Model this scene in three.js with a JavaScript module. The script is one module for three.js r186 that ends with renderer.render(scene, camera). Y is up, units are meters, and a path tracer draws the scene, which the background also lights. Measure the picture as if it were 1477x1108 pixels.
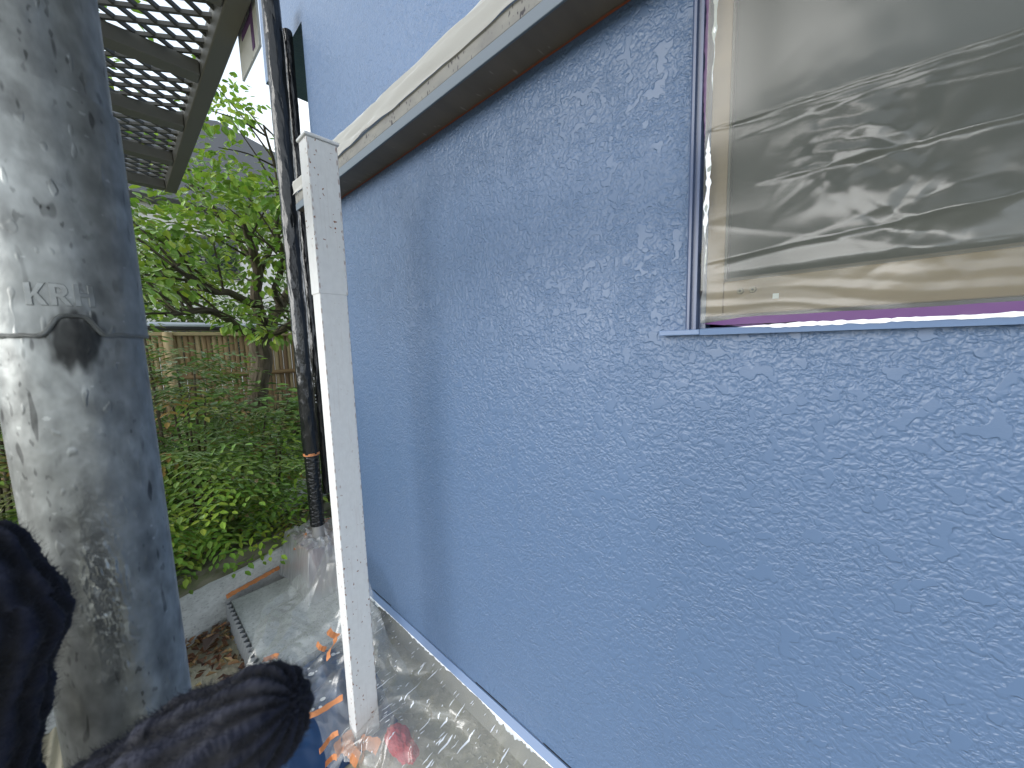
import * as THREE from 'three';
import { mergeGeometries, mergeVertices, toCreasedNormals } from 'three/addons/utils/BufferGeometryUtils.js';
import { RoundedBoxGeometry } from 'three/addons/geometries/RoundedBoxGeometry.js';
import { MarchingCubes } from 'three/addons/objects/MarchingCubes.js';
import { FontLoader } from 'three/addons/loaders/FontLoader.js';
import { TextGeometry } from 'three/addons/geometries/TextGeometry.js';

// ------------------------------------------------------------------ camera, sky, sun, exposure
// World: house wall in the plane z = 0 facing +z, x along the wall, ground of the yard at y = 0.
const scene = new THREE.Scene();
const EYE = new THREE.Vector3(0, 1.65, 0.9), FPX = 523, CX = 738.5, CY = 554;
const camera = new THREE.PerspectiveCamera(2 * Math.atan(CY / FPX) * 180 / Math.PI, 4 / 3, 0.01, 300);
const YAW = 47.476 * Math.PI / 180, PITCH = 6.262 * Math.PI / 180, ROLL = -1.577 * Math.PI / 180;
const FWD = new THREE.Vector3(-Math.cos(YAW) * Math.cos(PITCH), -Math.sin(PITCH), -Math.sin(YAW) * Math.cos(PITCH));
const R0 = new THREE.Vector3().crossVectors(FWD, new THREE.Vector3(0, 1, 0)).normalize();
const U0 = new THREE.Vector3().crossVectors(R0, FWD);
const RIGHT = R0.clone().multiplyScalar(Math.cos(ROLL)).addScaledVector(U0, Math.sin(ROLL));
const UP = new THREE.Vector3().crossVectors(RIGHT, FWD);
camera.position.copy(EYE);
camera.up.copy(UP);
camera.lookAt(EYE.clone().add(FWD));
camera.focus = 1.2;
camera.userData.fStop = 16;
scene.add(camera);

const SKY_LEVEL = 0.98;
const SUN_DIR = new THREE.Vector3(-0.25, 0.27, 1).normalize();
const sun = new THREE.DirectionalLight(new THREE.Color(1, 0.965, 0.91), 1.2);
sun.position.copy(SUN_DIR).multiplyScalar(30);
sun.castShadow = true;
sun.shadow.radius = 80;
sun.shadow.mapSize.set(2048, 2048);
Object.assign(sun.shadow.camera, { left: -12, right: 12, top: 12, bottom: -12, near: 1, far: 80 });
scene.add(sun, sun.target);

const renderer = new THREE.WebGLRenderer({ antialias: true });
renderer.toneMapping = THREE.LinearToneMapping;
renderer.toneMappingExposure = 2.45;
renderer.shadowMap.enabled = true;

// ------------------------------------------------------------------ random numbers and noise
function rng(seed) { let a = seed >>> 0; return () => { a = (a + 0x6D2B79F5) >>> 0; let t = a; t = Math.imul(t ^ (t >>> 15), t | 1); t ^= t + Math.imul(t ^ (t >>> 7), t | 61); return ((t ^ (t >>> 14)) >>> 0) / 4294967296; }; }
const PERM = new Uint16Array(8192);
{ const r = rng(7), p = [...Array(4096).keys()]; for (let i = 4095; i > 0; i--) { const j = (r() * (i + 1)) | 0; [p[i], p[j]] = [p[j], p[i]]; } for (let i = 0; i < 8192; i++) PERM[i] = p[i & 4095]; }
const GX = new Float32Array(64), GY = new Float32Array(64);
for (let i = 0; i < 64; i++) { GX[i] = Math.cos(i / 64 * 2 * Math.PI) * 1.41; GY[i] = Math.sin(i / 64 * 2 * Math.PI) * 1.41; }
function pn(x, y, per = 4096, seed = 0) {                     // periodic gradient noise, about -1..1
  const xf = Math.floor(x), yf = Math.floor(y), fx = x - xf, fy = y - yf;
  const x0 = ((xf % per) + per) % per, y0 = ((yf % per) + per) % per, x1 = (x0 + 1) % per, y1 = (y0 + 1) % per;
  const g = (ix, iy, dx, dy) => { const h = PERM[(PERM[(ix + seed * 131) & 4095] + iy) & 8191] & 63; return GX[h] * dx + GY[h] * dy; };
  const u = fx * fx * fx * (fx * (fx * 6 - 15) + 10), v = fy * fy * fy * (fy * (fy * 6 - 15) + 10);
  const a = g(x0, y0, fx, fy), b = g(x1, y0, fx - 1, fy), c = g(x0, y1, fx, fy - 1), d = g(x1, y1, fx - 1, fy - 1);
  return (a + (b - a) * u) + ((c + (d - c) * u) - (a + (b - a) * u)) * v;
}
function fbm(x, y, oct, per, seed = 0, gain = 0.5) { let s = 0, a = 1, f = 1; for (let i = 0; i < oct; i++) { s += a * pn(x * f, y * f, per * f, seed + i * 3); a *= gain; f *= 2; } return s; }
const ss = (a, b, x) => { const t = Math.min(1, Math.max(0, (x - a) / (b - a))); return t * t * (3 - 2 * t); };
const lerp = (a, b, t) => a + (b - a) * t;
const clamp = (x, a = 0, b = 1) => Math.min(b, Math.max(a, x));
const tri = (x) => { const f = x - Math.floor(x); return Math.abs(f - 0.5) * 2; };
const toS = (v) => v <= 0.0031308 ? v * 12.92 : 1.055 * Math.pow(v, 1 / 2.4) - 0.055;

function texture(w, h, fn, srgb, repeat) {                    // fn(u, v) -> [r, g, b] or a number, u and v 0..1
  const data = new Uint8Array(w * h * 4);
  for (let j = 0, k = 0; j < h; j++) for (let i = 0; i < w; i++, k += 4) {
    const c = fn((i + 0.5) / w, (j + 0.5) / h, i, j);
    if (typeof c === 'number') data[k] = data[k + 1] = data[k + 2] = clamp(c) * 255;
    else for (let q = 0; q < 3; q++) data[k + q] = clamp(srgb ? toS(Math.max(0, c[q])) : c[q]) * 255;
    data[k + 3] = 255;
  }
  const t = new THREE.DataTexture(data, w, h, THREE.RGBAFormat, THREE.UnsignedByteType);
  t.wrapS = t.wrapT = THREE.RepeatWrapping; t.magFilter = THREE.LinearFilter; t.minFilter = THREE.LinearMipmapLinearFilter; t.generateMipmaps = true;
  if (srgb) t.colorSpace = THREE.SRGBColorSpace;
  if (repeat) t.repeat.set(repeat[0], repeat[1]);
  t.needsUpdate = true;
  return t;
}
const lin = (r, g, b) => new THREE.Color().setRGB(r, g, b);

// ------------------------------------------------------------------ sky: thin bright overcast
{
  const W = 512, H = 256, d = new Float32Array(W * H * 4);
  for (let j = 0; j < H; j++) for (let i = 0; i < W; i++) {
    const el = ((j + 0.5) / H - 0.5) * Math.PI, az = (i + 0.5) / W * 2 * Math.PI, k = (j * W + i) * 4;
    const e = Math.max(0, Math.sin(el));
    const px = Math.cos(az) * Math.cos(el), py = Math.sin(az) * Math.cos(el);
    const cl = ss(-0.45, 0.45, fbm(px * 2.3 / (e + 0.35) + 11, py * 2.3 / (e + 0.35) + 5, 4, 4096, 5));
    const base = [0.52, 0.70, 0.93], wh = [1.0, 1.0, 0.99];
    const m = lerp(0.45, 0.85, cl) * lerp(1, 0.75, e) ;
    const lum = SKY_LEVEL * (0.5 + 1.5 * Math.exp(-Math.max(0, el) / 0.22));
    for (let q = 0; q < 3; q++) d[k + q] = lum * lerp(base[q], wh[q], m) * (el < 0 ? 0.5 : 1);
    d[k + 3] = 1;
  }
  const t = new THREE.DataTexture(d, W, H, THREE.RGBAFormat, THREE.FloatType);
  t.mapping = THREE.EquirectangularReflectionMapping; t.magFilter = t.minFilter = THREE.LinearFilter; t.wrapS = THREE.RepeatWrapping; t.needsUpdate = true;
  scene.background = t; scene.environment = t;
}

// ------------------------------------------------------------------ helpers for things and parts
const used = {};
function numbered(n) { const k = used[n] = (used[n] ?? -1) + 1; return k ? n + '_' + String(k).padStart(3, '0') : n; }
function finish(m) { m.castShadow = m.receiveShadow = true; return m; }
function mesh(name, geo, mat, parent) { const m = finish(new THREE.Mesh(geo, mat)); m.name = parent ? name : numbered(name); (parent ?? scene).add(m); return m; }
function tag(o, label, category, group, kind) { o.userData.label = label; if (category) o.userData.category = category; if (group) o.userData.group = group; if (kind) o.userData.kind = kind; return o; }
function thing(name, label, category, pos = [0, 0, 0], group) { const g = new THREE.Group(); g.name = numbered(name); g.position.set(...pos); scene.add(g); return tag(g, label, category, group); }
function sub(name, parent, pos = [0, 0, 0]) { const g = new THREE.Group(); g.name = name; g.position.set(...pos); parent.add(g); return g; }
function box(x0, x1, y0, y1, z0, z1, r = 0) {                 // uv in metres
  const w = x1 - x0, h = y1 - y0, d = z1 - z0;
  const g = r > 0 ? new RoundedBoxGeometry(w, h, d, 2, r) : new THREE.BoxGeometry(w, h, d);
  g.translate((x0 + x1) / 2, (y0 + y1) / 2, (z0 + z1) / 2);
  return boxUV(g);
}
function boxUV(g) {
  g = g.index ? g.toNonIndexed() : g;
  const p = g.attributes.position, uv = new Float32Array(p.count * 2), a = new THREE.Vector3(), b = new THREE.Vector3(), c = new THREE.Vector3();
  for (let i = 0; i < p.count; i += 3) {
    a.fromBufferAttribute(p, i); b.fromBufferAttribute(p, i + 1); c.fromBufferAttribute(p, i + 2);
    const n = b.clone().sub(a).cross(c.clone().sub(a)), ax = Math.abs(n.x), ay = Math.abs(n.y), az = Math.abs(n.z);
    [a, b, c].forEach((v, k) => { const s = ax > ay && ax > az ? [v.z, v.y] : ay > az ? [v.x, v.z] : [v.x, v.y]; uv[(i + k) * 2] = s[0]; uv[(i + k) * 2 + 1] = s[1]; });
  }
  g.setAttribute('uv', new THREE.BufferAttribute(uv, 2));
  return g;
}
function sheet(nx, ny, fn) {                                  // fn(u, v) -> [x, y, z]
  const g = new THREE.PlaneGeometry(1, 1, nx, ny), p = g.attributes.position, uv = g.attributes.uv;
  for (let i = 0; i < p.count; i++) { const q = fn(uv.getX(i), uv.getY(i)); p.setXYZ(i, q[0], q[1], q[2]); }
  g.computeVertexNormals();
  return g;
}
function tube(pts, r, seg = 24, rad = 10, closed = false) { return new THREE.TubeGeometry(new THREE.CatmullRomCurve3(pts.map((p) => new THREE.Vector3(...p)), closed), seg, r, rad, closed); }
function taper(pts, radii, seg = 20, rad = 8) {               // a tube whose radius changes along its length
  const c = new THREE.CatmullRomCurve3(pts.map((p) => new THREE.Vector3(...p)));
  const g = new THREE.TubeGeometry(c, seg, 1, rad), p = g.attributes.position, n = rad + 1;
  for (let i = 0; i <= seg; i++) {
    const t = i / seg, ctr = c.getPointAt(t), f = t * (radii.length - 1), k = Math.min(radii.length - 2, Math.floor(f)), r = lerp(radii[k], radii[k + 1], f - k);
    for (let j = 0; j < n; j++) { const q = i * n + j; const bump = 1 + 0.13 * pn(i * 0.7, j * 0.9, 4096, 3); p.setXYZ(q, ctr.x + (p.getX(q) - ctr.x) * r * bump, ctr.y + (p.getY(q) - ctr.y) * r * bump, ctr.z + (p.getZ(q) - ctr.z) * r * bump); }
  }
  g.computeVertexNormals();
  return g;
}
function ray(x, y) { return FWD.clone().addScaledVector(RIGHT, (x - CX) / FPX).addScaledVector(UP, -(y - CY) / FPX); }
function hit(x, y, axis, val) { const d = ray(x, y), t = (val - EYE[axis]) / d[axis]; return EYE.clone().addScaledVector(d, t); }
function atDepth(x, y, depth) { return EYE.clone().addScaledVector(ray(x, y), depth); }
const std = (o) => new THREE.MeshStandardMaterial({ side: THREE.DoubleSide, ...o });
const phys = (o) => new THREE.MeshPhysicalMaterial({ side: THREE.DoubleSide, ...o });

// ------------------------------------------------------------------ materials
// painted stucco relief: flattened islands with steep wriggling edges and droplets between them
const TILE = 1.28;
const wallHeight = (() => {
  const N = 2048, P = (mm) => Math.round(TILE * 1000 / mm);
  const p40 = P(40), p80 = P(120), p26 = P(26), p19 = P(17), p15 = P(10.5), p8 = P(5.8), p4 = P(3.2), p9 = P(8);
  return texture(N, N, (u, v) => {
    const wx = pn(u * p26, v * p26, p26, 11) * 0.0042 + pn(u * p9, v * p9, p9, 12) * 0.0014, wy = pn(u * p26, v * p26, p26, 13) * 0.0042 + pn(u * p9, v * p9, p9, 14) * 0.0014;
    const a = u + wx, b = v + wy;
    const reg = ss(-0.25, 0.35, pn(u * p80, v * p80, p80, 21) + 0.5 * pn(u * p40, v * p40, p40, 22));
    const padN = pn(a * p40, b * p40, p40, 31) + 0.55 * pn(a * p19, b * p19, p19, 32) + 0.16 * pn(a * p9, b * p9, p9, 33);
    const pad = ss(0.22, 0.40, padN - 0.16 * reg);
    const n = 0.95 * pn(a * p15, b * p15, p15, 41) + 0.62 * pn(a * p8, b * p8, p8, 42) + lerp(0.15, 0.4, reg) * pn(a * p4, b * p4, p4, 43);
    const q = 0.46 + 0.62 * n, rough = q < 0 ? 0.06 * q : q > 0.8 ? 0.8 + 0.25 * (q - 0.8) : q;
    const soft = pn(u * p26, v * p26, p26, 51) * 0.05 + pn(u * p4, v * p4, p4, 52) * 0.018;
    return 0.10 + lerp(rough * lerp(0.75, 1, reg) * 0.8, 0.66, pad) + soft;
  }, false, [1 / TILE, 1 / TILE]);
})();
const wallRough = texture(512, 512, (u, v) => 0.37 + 0.05 * fbm(u * 5, v * 5, 5, 5, 63) + 0.03 * pn(u * 60, v * 60, 60, 64), false, [1 / 2.9, 1 / 2.9]);
const M = {};
M.stucco = std({ color: lin(0.090, 0.147, 0.254), roughness: 1, roughnessMap: wallRough, bumpMap: wallHeight, bumpScale: 0.0030 });
M.bluePaint = std({ color: lin(0.09, 0.14, 0.24), roughness: 0.35 });
M.blueTrim = std({ color: lin(0.13, 0.20, 0.34), roughness: 0.4 });

const grime = (n, seed, f) => (u, v) => fbm(u * f, v * f, n, f, seed);
const concreteTex = texture(1024, 1024, (u, v) => {
  const a = fbm(u * 4, v * 4, 6, 4, 3), b = fbm(u * 40, v * 40, 3, 40, 9), s = ss(0.35, 0.6, pn(u * 90, v * 90, 90, 17));
  const k = 0.45 + 0.10 * a + 0.06 * b - 0.12 * s;
  return [k * 0.965, k * 1.0, k * 0.97];
}, true);
const concreteBump = texture(1024, 1024, (u, v) => 0.5 + 0.22 * fbm(u * 24, v * 24, 5, 24, 3) - 0.3 * ss(0.4, 0.65, pn(u * 90, v * 90, 90, 17)), false);
M.concrete = std({ map: concreteTex, bumpMap: concreteBump, bumpScale: 0.003, roughness: 0.9 });
M.foundation = std({ color: lin(0.29, 0.28, 0.24), roughness: 0.9, bumpMap: concreteBump, bumpScale: 0.003 });

// clear masking film and its relatives: thin sheets that pass light
M.film = phys({ color: lin(0.93, 0.94, 0.93), transmission: 0.88, thickness: 0, roughness: 0.22, ior: 1.75 });
M.windowFilm = phys({ color: lin(0.60, 0.63, 0.59), transmission: 0.9, thickness: 0, roughness: 0.21, ior: 1.47 });
M.whiteFilm = phys({ color: lin(0.50, 0.49, 0.44), transmission: 0.5, thickness: 0, roughness: 0.6 });
M.blackFilm = std({ color: lin(0.012, 0.013, 0.014), roughness: 0.22, side: THREE.DoubleSide });
M.orangeTape = std({ color: lin(0.56, 0.215, 0.08), roughness: 0.6 });
M.purpleTape = std({ color: lin(0.12, 0.05, 0.155), roughness: 0.45 });
M.whitePaint = std({ color: lin(0.82, 0.84, 0.88), roughness: 0.35 });
M.darkGap = std({ color: lin(0.01, 0.011, 0.014), roughness: 0.8 });

// ------------------------------------------------------------------ ground, garden bed
const groundTex = texture(1024, 1024, (u, v) => {
  const a = fbm(u * 5, v * 5, 6, 5, 61), g = fbm(u * 60, v * 60, 3, 60, 66), m = ss(0.1, 0.6, a + 0.3 * g);
  const peb = ss(0.25, 0.6, pn(u * 110, v * 110, 110, 71));
  return [0.36 + 0.09 * a - 0.12 * m * 0.5 + 0.06 * g + 0.05 * peb, 0.335 + 0.085 * a - 0.10 * m * 0.5 + 0.055 * g + 0.045 * peb, 0.255 + 0.06 * a - 0.10 * m * 0.5 + 0.045 * g + 0.04 * peb];
}, true);
const groundBump = texture(1024, 1024, (u, v) => 0.5 + 0.2 * fbm(u * 20, v * 20, 5, 20, 61) + 0.2 * ss(0.2, 0.6, pn(u * 110, v * 110, 110, 71)), false);
M.ground = std({ map: groundTex, bumpMap: groundBump, bumpScale: 0.008, roughness: 0.95 });
const soilTex = texture(512, 512, (u, v) => { const a = fbm(u * 6, v * 6, 6, 6, 81), g = ss(0.0, 0.5, fbm(u * 9, v * 9, 4, 9, 85)); return [0.10 + 0.05 * a + 0.02 * g, 0.085 + 0.04 * a + 0.035 * g, 0.05 + 0.025 * a]; }, true);
M.soil = std({ map: soilTex, bumpMap: groundBump, bumpScale: 0.02, roughness: 1 });
{
  const g = sheet(60, 60, (u, v) => { const x = (u - 0.5) * 240, z = (0.5 - v) * 240; return [x, 0, z]; });
  const uv = g.attributes.uv, p = g.attributes.position;
  for (let i = 0; i < p.count; i++) uv.setXY(i, p.getX(i) / 1.6, p.getZ(i) / 1.6);
  tag(mesh('ground', g, M.ground), 'beige dirty ground of the yard below the house wall', null, null, 'structure');
}
// retaining wall line: x = WX(z)
const WX = (z) => -2.655 - 0.30 * (0.77 - z);
const GARDEN = 0.36;
{
  const g = sheet(140, 140, (u, v) => {
    const z = lerp(-9, 7, v), xe = WX(Math.min(Math.max(z, -1.5), 3.5)) - 0.10, t = Math.pow(u, 1.6), x = xe - t * 26;
    return [x, GARDEN + 0.05 * fbm(x * 0.9, z * 0.9, 4, 4096, 5) * ss(0, 0.4, xe - x) + 0.10 * ss(0.3, 1.5, xe - x) - 0.02, z];
  });
  const uv = g.attributes.uv, p = g.attributes.position;
  for (let i = 0; i < p.count; i++) uv.setXY(i, p.getX(i) / 1.3, p.getZ(i) / 1.3);
  tag(mesh('garden_soil', g, M.soil), 'dark mossy soil of the raised garden behind the retaining wall', null, null, 'structure');
}
{ // retaining wall: weathered dark crown over paler render
  const t = thing('retaining_wall', 'low concrete retaining wall with weathered dark top edge below the hedge', 'wall');
  const z0 = -1.4, z1 = 3.4, n = 96;
  const prof = [[-0.14, 0.0], [-0.14, 0.39], [-0.13, 0.405], [-0.015, 0.405], [0, 0.392], [0.004, 0.30], [0.012, 0.29], [0.016, 0]];
  const mk = (a, b) => sheet(n, b - a, (u, v) => { const z = lerp(z0, z1, u), q = prof[a + Math.round(v * (b - a))], w = 0.008 * fbm(z * 3, q[1] * 4, 4, 4096, 8); return [WX(z) + q[0] + (q[1] > 0.35 ? w * 0.6 : w * 0.3), q[1] + (q[1] > 0.25 && q[1] < 0.33 ? w * 3 : 0), z]; });
  const scaleUV = (g) => { const uv = g.attributes.uv; for (let i = 0; i < uv.count; i++) uv.setXY(i, uv.getX(i) * 4, uv.getY(i) * 0.8); return g; };
  mesh('weathered_top', scaleUV(mk(1, 5)), std({ map: texture(512, 512, (u, v) => { const a = fbm(u * 8, v * 6, 5, 8, 3), m = ss(-0.2, 0.4, fbm(u * 12, v * 8, 4, 12, 31)); return [0.13 + 0.05 * a - 0.03 * m, 0.125 + 0.05 * a - 0.015 * m, 0.085 + 0.035 * a - 0.03 * m]; }, true), bumpMap: concreteBump, bumpScale: 0.004, roughness: 0.95 }), t);
  mesh('wall_face', scaleUV(mk(5, 7)), M.concrete, t);
  mesh('wall_back', scaleUV(mk(0, 1)), M.concrete, t);
}

// ------------------------------------------------------------------ the house
const WB = 0.225, WL = -2.36, WR = 3.2, WT = 5.3;             // wall bottom, left corner, right end, top
const WIN = { x0: -0.272, x1: 1.35, y0: 1.665, y1: 2.92 };
const house = thing('house', 'house with freshly painted glossy blue stucco wall', 'house');
{
  const s = new THREE.Shape(); s.moveTo(WL, WB); s.lineTo(WR, WB); s.lineTo(WR, WT); s.lineTo(WL, WT); s.closePath();
  const h = new THREE.Path(); h.moveTo(WIN.x0, WIN.y0); h.lineTo(WIN.x0, WIN.y1); h.lineTo(WIN.x1, WIN.y1); h.lineTo(WIN.x1, WIN.y0); h.closePath(); s.holes.push(h);
  const g = new THREE.ExtrudeGeometry(s, { depth: 0.18, bevelEnabled: false }); g.translate(0, 0, -0.18);
  mesh('wall', g, M.stucco, house);
  mesh('side_wall', box(WL, WL + 0.18, WB, WT, -7, -0.182), M.stucco, house);
  mesh('upper_wall', box(-3.08, WL - 0.002, 3.5, WT, -4, -0.004), M.stucco, house);
  mesh('back_wall', box(WL + 0.18, WR, WB, WT, -7, -6.82), M.stucco, house);
  mesh('end_wall', box(WR - 0.18, WR, WB, WT, -6.82, -0.182), M.stucco, house);
  const roof = new THREE.Shape(); roof.moveTo(-7.6, WT + 0.002); roof.lineTo(0.55, WT + 0.002); roof.lineTo(0.55, WT + 0.15); roof.lineTo(-3.5, WT + 1.6); roof.lineTo(-7.6, WT + 0.15); roof.closePath();
  const rg = new THREE.ExtrudeGeometry(roof, { depth: WR - WL + 1.0, bevelEnabled: false });
  rg.rotateY(-Math.PI / 2); rg.translate(WR + 0.5, 0, 0);
  mesh('roof', rg, std({ color: lin(0.07, 0.07, 0.075), roughness: 0.7 }), house);
  mesh('foundation', box(WL + 0.03, WR, -0.02, WB + 0.004, -6.97, -0.025), M.foundation, house);
  // drip flashing along the foot of the wall
  const f = new THREE.Shape(); f.moveTo(0, 0.200); f.lineTo(0.018, 0.193); f.lineTo(0.021, 0.199); f.lineTo(0.005, 0.2245); f.lineTo(0, 0.2245); f.closePath();
  const fg = new THREE.ExtrudeGeometry(f, { depth: WR - WL, bevelEnabled: false }); fg.rotateY(-Math.PI / 2); fg.translate(WR, 0, 0.001);
  const fm = mesh('drip_flashing', boxUV(fg), M.blueTrim, house); fm.userData.label = 'pale blue drip flashing along the foot of the wall';
  // open joint above the flashing: short dark gaps
  for (const [a, b] of [[-1.98, -1.78], [-1.08, -0.9], [-0.72, 0.4]]) mesh('open_joint', box(a, b, 0.2262, 0.2295, -0.001, 0.0022), M.darkGap, house);
}
// projecting ledge: gutter-like metal trim with a brown underside
{
  const L = sub('ledge', house);
  const y = 2.444, zf = 0.11, x1 = 0.42;
  const soff = texture(512, 256, (u, v) => { const a = fbm(u * 10, v * 3, 5, 10, 14), s = ss(0.62, 0.75, pn(u * 60, v * 20, 60, 15)); return [0.15 + 0.025 * a + 0.1 * s, 0.12 + 0.02 * a + 0.1 * s, 0.09 + 0.015 * a + 0.1 * s]; }, true);
  mesh('soffit', box(WL, x1, y, y + 0.012, 0.001, zf - 0.004), std({ map: soff, roughness: 0.5 }), L);
  const lip = mesh('metal_trim', box(WL, x1, y - 0.003, y + 0.034, zf - 0.004, zf + 0.004, 0.003), std({ color: lin(0.115, 0.145, 0.175), roughness: 0.45 }), L);
  const dirty = texture(1024, 256, (u, v) => { const a = fbm(u * 12, v * 3, 5, 12, 24), d = ss(0.5, 0.7, pn(u * 160, v * 10, 160, 25) + 0.5 * pn(u * 14, v * 2, 14, 26)); return [0.20 + 0.04 * a - 0.15 * d, 0.197 + 0.04 * a - 0.15 * d, 0.18 + 0.03 * a - 0.13 * d]; }, true, [0.8, 4]);
  mesh('fascia', box(WL, x1, y + 0.0345, y + 0.085, zf - 0.012, zf + 0.002, 0.003), std({ map: dirty, roughness: 0.75 }), L);
  mesh('capping', box(WL, x1, y + 0.012, y + 0.11, 0.001, zf - 0.013), M.bluePaint, L);
  const tp = mesh('masking_tape', sheet(120, 2, (u, v) => [lerp(WL, x1, u), y - 0.0015 - 0.0002 * v, 0.002 + v * (0.007 + 0.003 * pn(u * 60, 0.3, 4096, 4))]), std({ color: lin(0.30, 0.085, 0.04), roughness: 0.6 }), L);
  // white film taped over the ledge
  const g = sheet(420, 26, (u, v) => {
    const x = lerp(WL, x1, u), t = v;
    const w = 0.014 * tri(x * 0.7 + v * 2.3 + 0.4 * pn(x * 1.4, v * 2, 4096, 2)) + 0.010 * tri(x * 1.3 - v * 3.6 + 0.4 * pn(x * 2, v, 4096, 6)) + 0.004 * tri(x * 2.9 + v * 6.5) + 0.0025 * pn(x * 14, v * 6, 4096, 7);
    const z = lerp(0.112, 0.004, ss(0.42, 1, t)) + w * 0.4 * (1 - t), yy = y + 0.074 + 0.125 * Math.pow(t, 0.8) + w * Math.sin(Math.PI * Math.min(1, t + 0.12));
    return [x, yy + (t < 0.05 ? 0.006 * pn(x * 9, 0, 4096, 9) : 0), z + 0.004];
  });
  const film = mesh('masking_film', g, M.whiteFilm); tag(film, 'crumpled white plastic film laid over the ledge on the blue wall', 'plastic film');
}

// window: painted outer frame, brown inner frame, frosted glass
{
  const W = sub('window', house);
  const prof = [[0, 0.010], [0.004, 0.014], [0.009, 0.014], [0.010, 0.004], [0.016, 0.004], [0.017, 0.010], [0.022, 0.010], [0.023, -0.012], [0.036, -0.012], [0.037, -0.05], [0, -0.05]];
  const shp = (pts) => { const s = new THREE.Shape(); pts.forEach(([a, b], i) => i ? s.lineTo(a, -b) : s.moveTo(a, -b)); s.closePath(); return s; };
  const jamb = new THREE.ExtrudeGeometry(shp(prof), { depth: WIN.y1 - WIN.y0, bevelEnabled: false });
  jamb.rotateX(-Math.PI / 2); // (a, -b, d) -> (a, d, b)
  jamb.translate(WIN.x0, WIN.y0, 0);
  mesh('outer_frame', boxUV(jamb), std({ color: lin(0.07, 0.10, 0.185), roughness: 0.3 }), W);
  const top = box(WIN.x0 + 0.04, WIN.x1, WIN.y1 - 0.04, WIN.y1 - 0.001, -0.05, 0.012, 0.003);
  mesh('outer_frame', top, M.bluePaint, W);
  mesh('outer_frame', box(WIN.x1 - 0.04, WIN.x1, WIN.y0, WIN.y1 - 0.041, -0.05, 0.012, 0.003), M.bluePaint, W);
  // sill: thin projecting bar that runs past the frame on the left
  const s = new THREE.Shape(); s.moveTo(-0.05, 1.6655); s.lineTo(0.030, 1.6595); s.lineTo(0.032, 1.6705); s.lineTo(0.026, 1.672); s.lineTo(-0.05, 1.675); s.closePath();
  const sg = new THREE.ExtrudeGeometry(s, { depth: WIN.x1 + 0.06 + 0.235, bevelEnabled: true, bevelSize: 0.001, bevelThickness: 0.001, bevelSegments: 1 });
  sg.rotateY(-Math.PI / 2); sg.translate(WIN.x1 + 0.06, 0, 0);
  mesh('sill', boxUV(sg), M.blueTrim, W);
  mesh('sill_end', box(-0.324, -0.2365, 1.6595, 1.6715, 0.001, 0.0315, 0.002), M.blueTrim, W);
  const oak = texture(512, 512, (u, v) => { const a = fbm(u * 3, v * 30, 4, 3, 44), b = fbm(u * 6, v * 6, 4, 6, 45); const k = 1 + 0.14 * a + 0.12 * b; return [0.34 * k, 0.225 * k, 0.13 * k]; }, true, [2, 2]);
  M.brown = std({ map: oak, roughness: 0.45 });
  const x = WIN.x0 + 0.036;
  mesh('sash_stile', box(x, x + 0.034, 1.70, WIN.y1 - 0.042, -0.035, -0.012, 0.002), M.brown, W);
  mesh('sash_rail', box(x + 0.0345, WIN.x1 - 0.041, 1.70, 1.772, -0.035, -0.010, 0.003), M.brown, W);
  mesh('sash_bead', box(x + 0.0345, WIN.x1 - 0.041, 1.7725, 1.7785, -0.035, -0.014), std({ color: lin(0.09, 0.06, 0.035), roughness: 0.5 }), W);
  mesh('sash_bead', box(x + 0.0345, x + 0.0385, 1.779, WIN.y1 - 0.042, -0.035, -0.013), std({ color: lin(0.11, 0.10, 0.075), roughness: 0.5 }), W);
  mesh('glass_pane', box(x + 0.039, WIN.x1 - 0.041, 1.779, WIN.y1 - 0.042, -0.034, -0.029), phys({ color: lin(0.036, 0.041, 0.034), roughness: 0.5, specularIntensity: 0.4, transmission: 0.15, thickness: 0 }), W);
  mesh('room_curtain', box(x + 0.02, WIN.x1 - 0.02, 1.70, WIN.y1, -0.17, -0.16), std({ color: lin(0.12, 0.12, 0.10), roughness: 1 }), W);
  for (const [px, py] of [[1068, 420], [1086, 418]]) {
    const q = hit(px, py, 'z', -0.010), bolt = mesh('screw', new THREE.CylinderGeometry(0.0055, 0.0065, 0.004, 16).rotateX(Math.PI / 2).translate(q.x, q.y, -0.008), std({ color: lin(0.18, 0.15, 0.11), metalness: 0.6, roughness: 0.4 }), W);
    mesh('screw_slot', new THREE.CylinderGeometry(0.0022, 0.0022, 0.001, 10).rotateX(Math.PI / 2).translate(q.x, q.y, -0.0055), M.darkGap, bolt);
  }
  const q = hit(1119, 427, 'z', -0.01); mesh('sticker', box(q.x - 0.005, q.x + 0.005, q.y - 0.005, q.y + 0.005, -0.0098, -0.0085), M.whitePaint, W);
}
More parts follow.
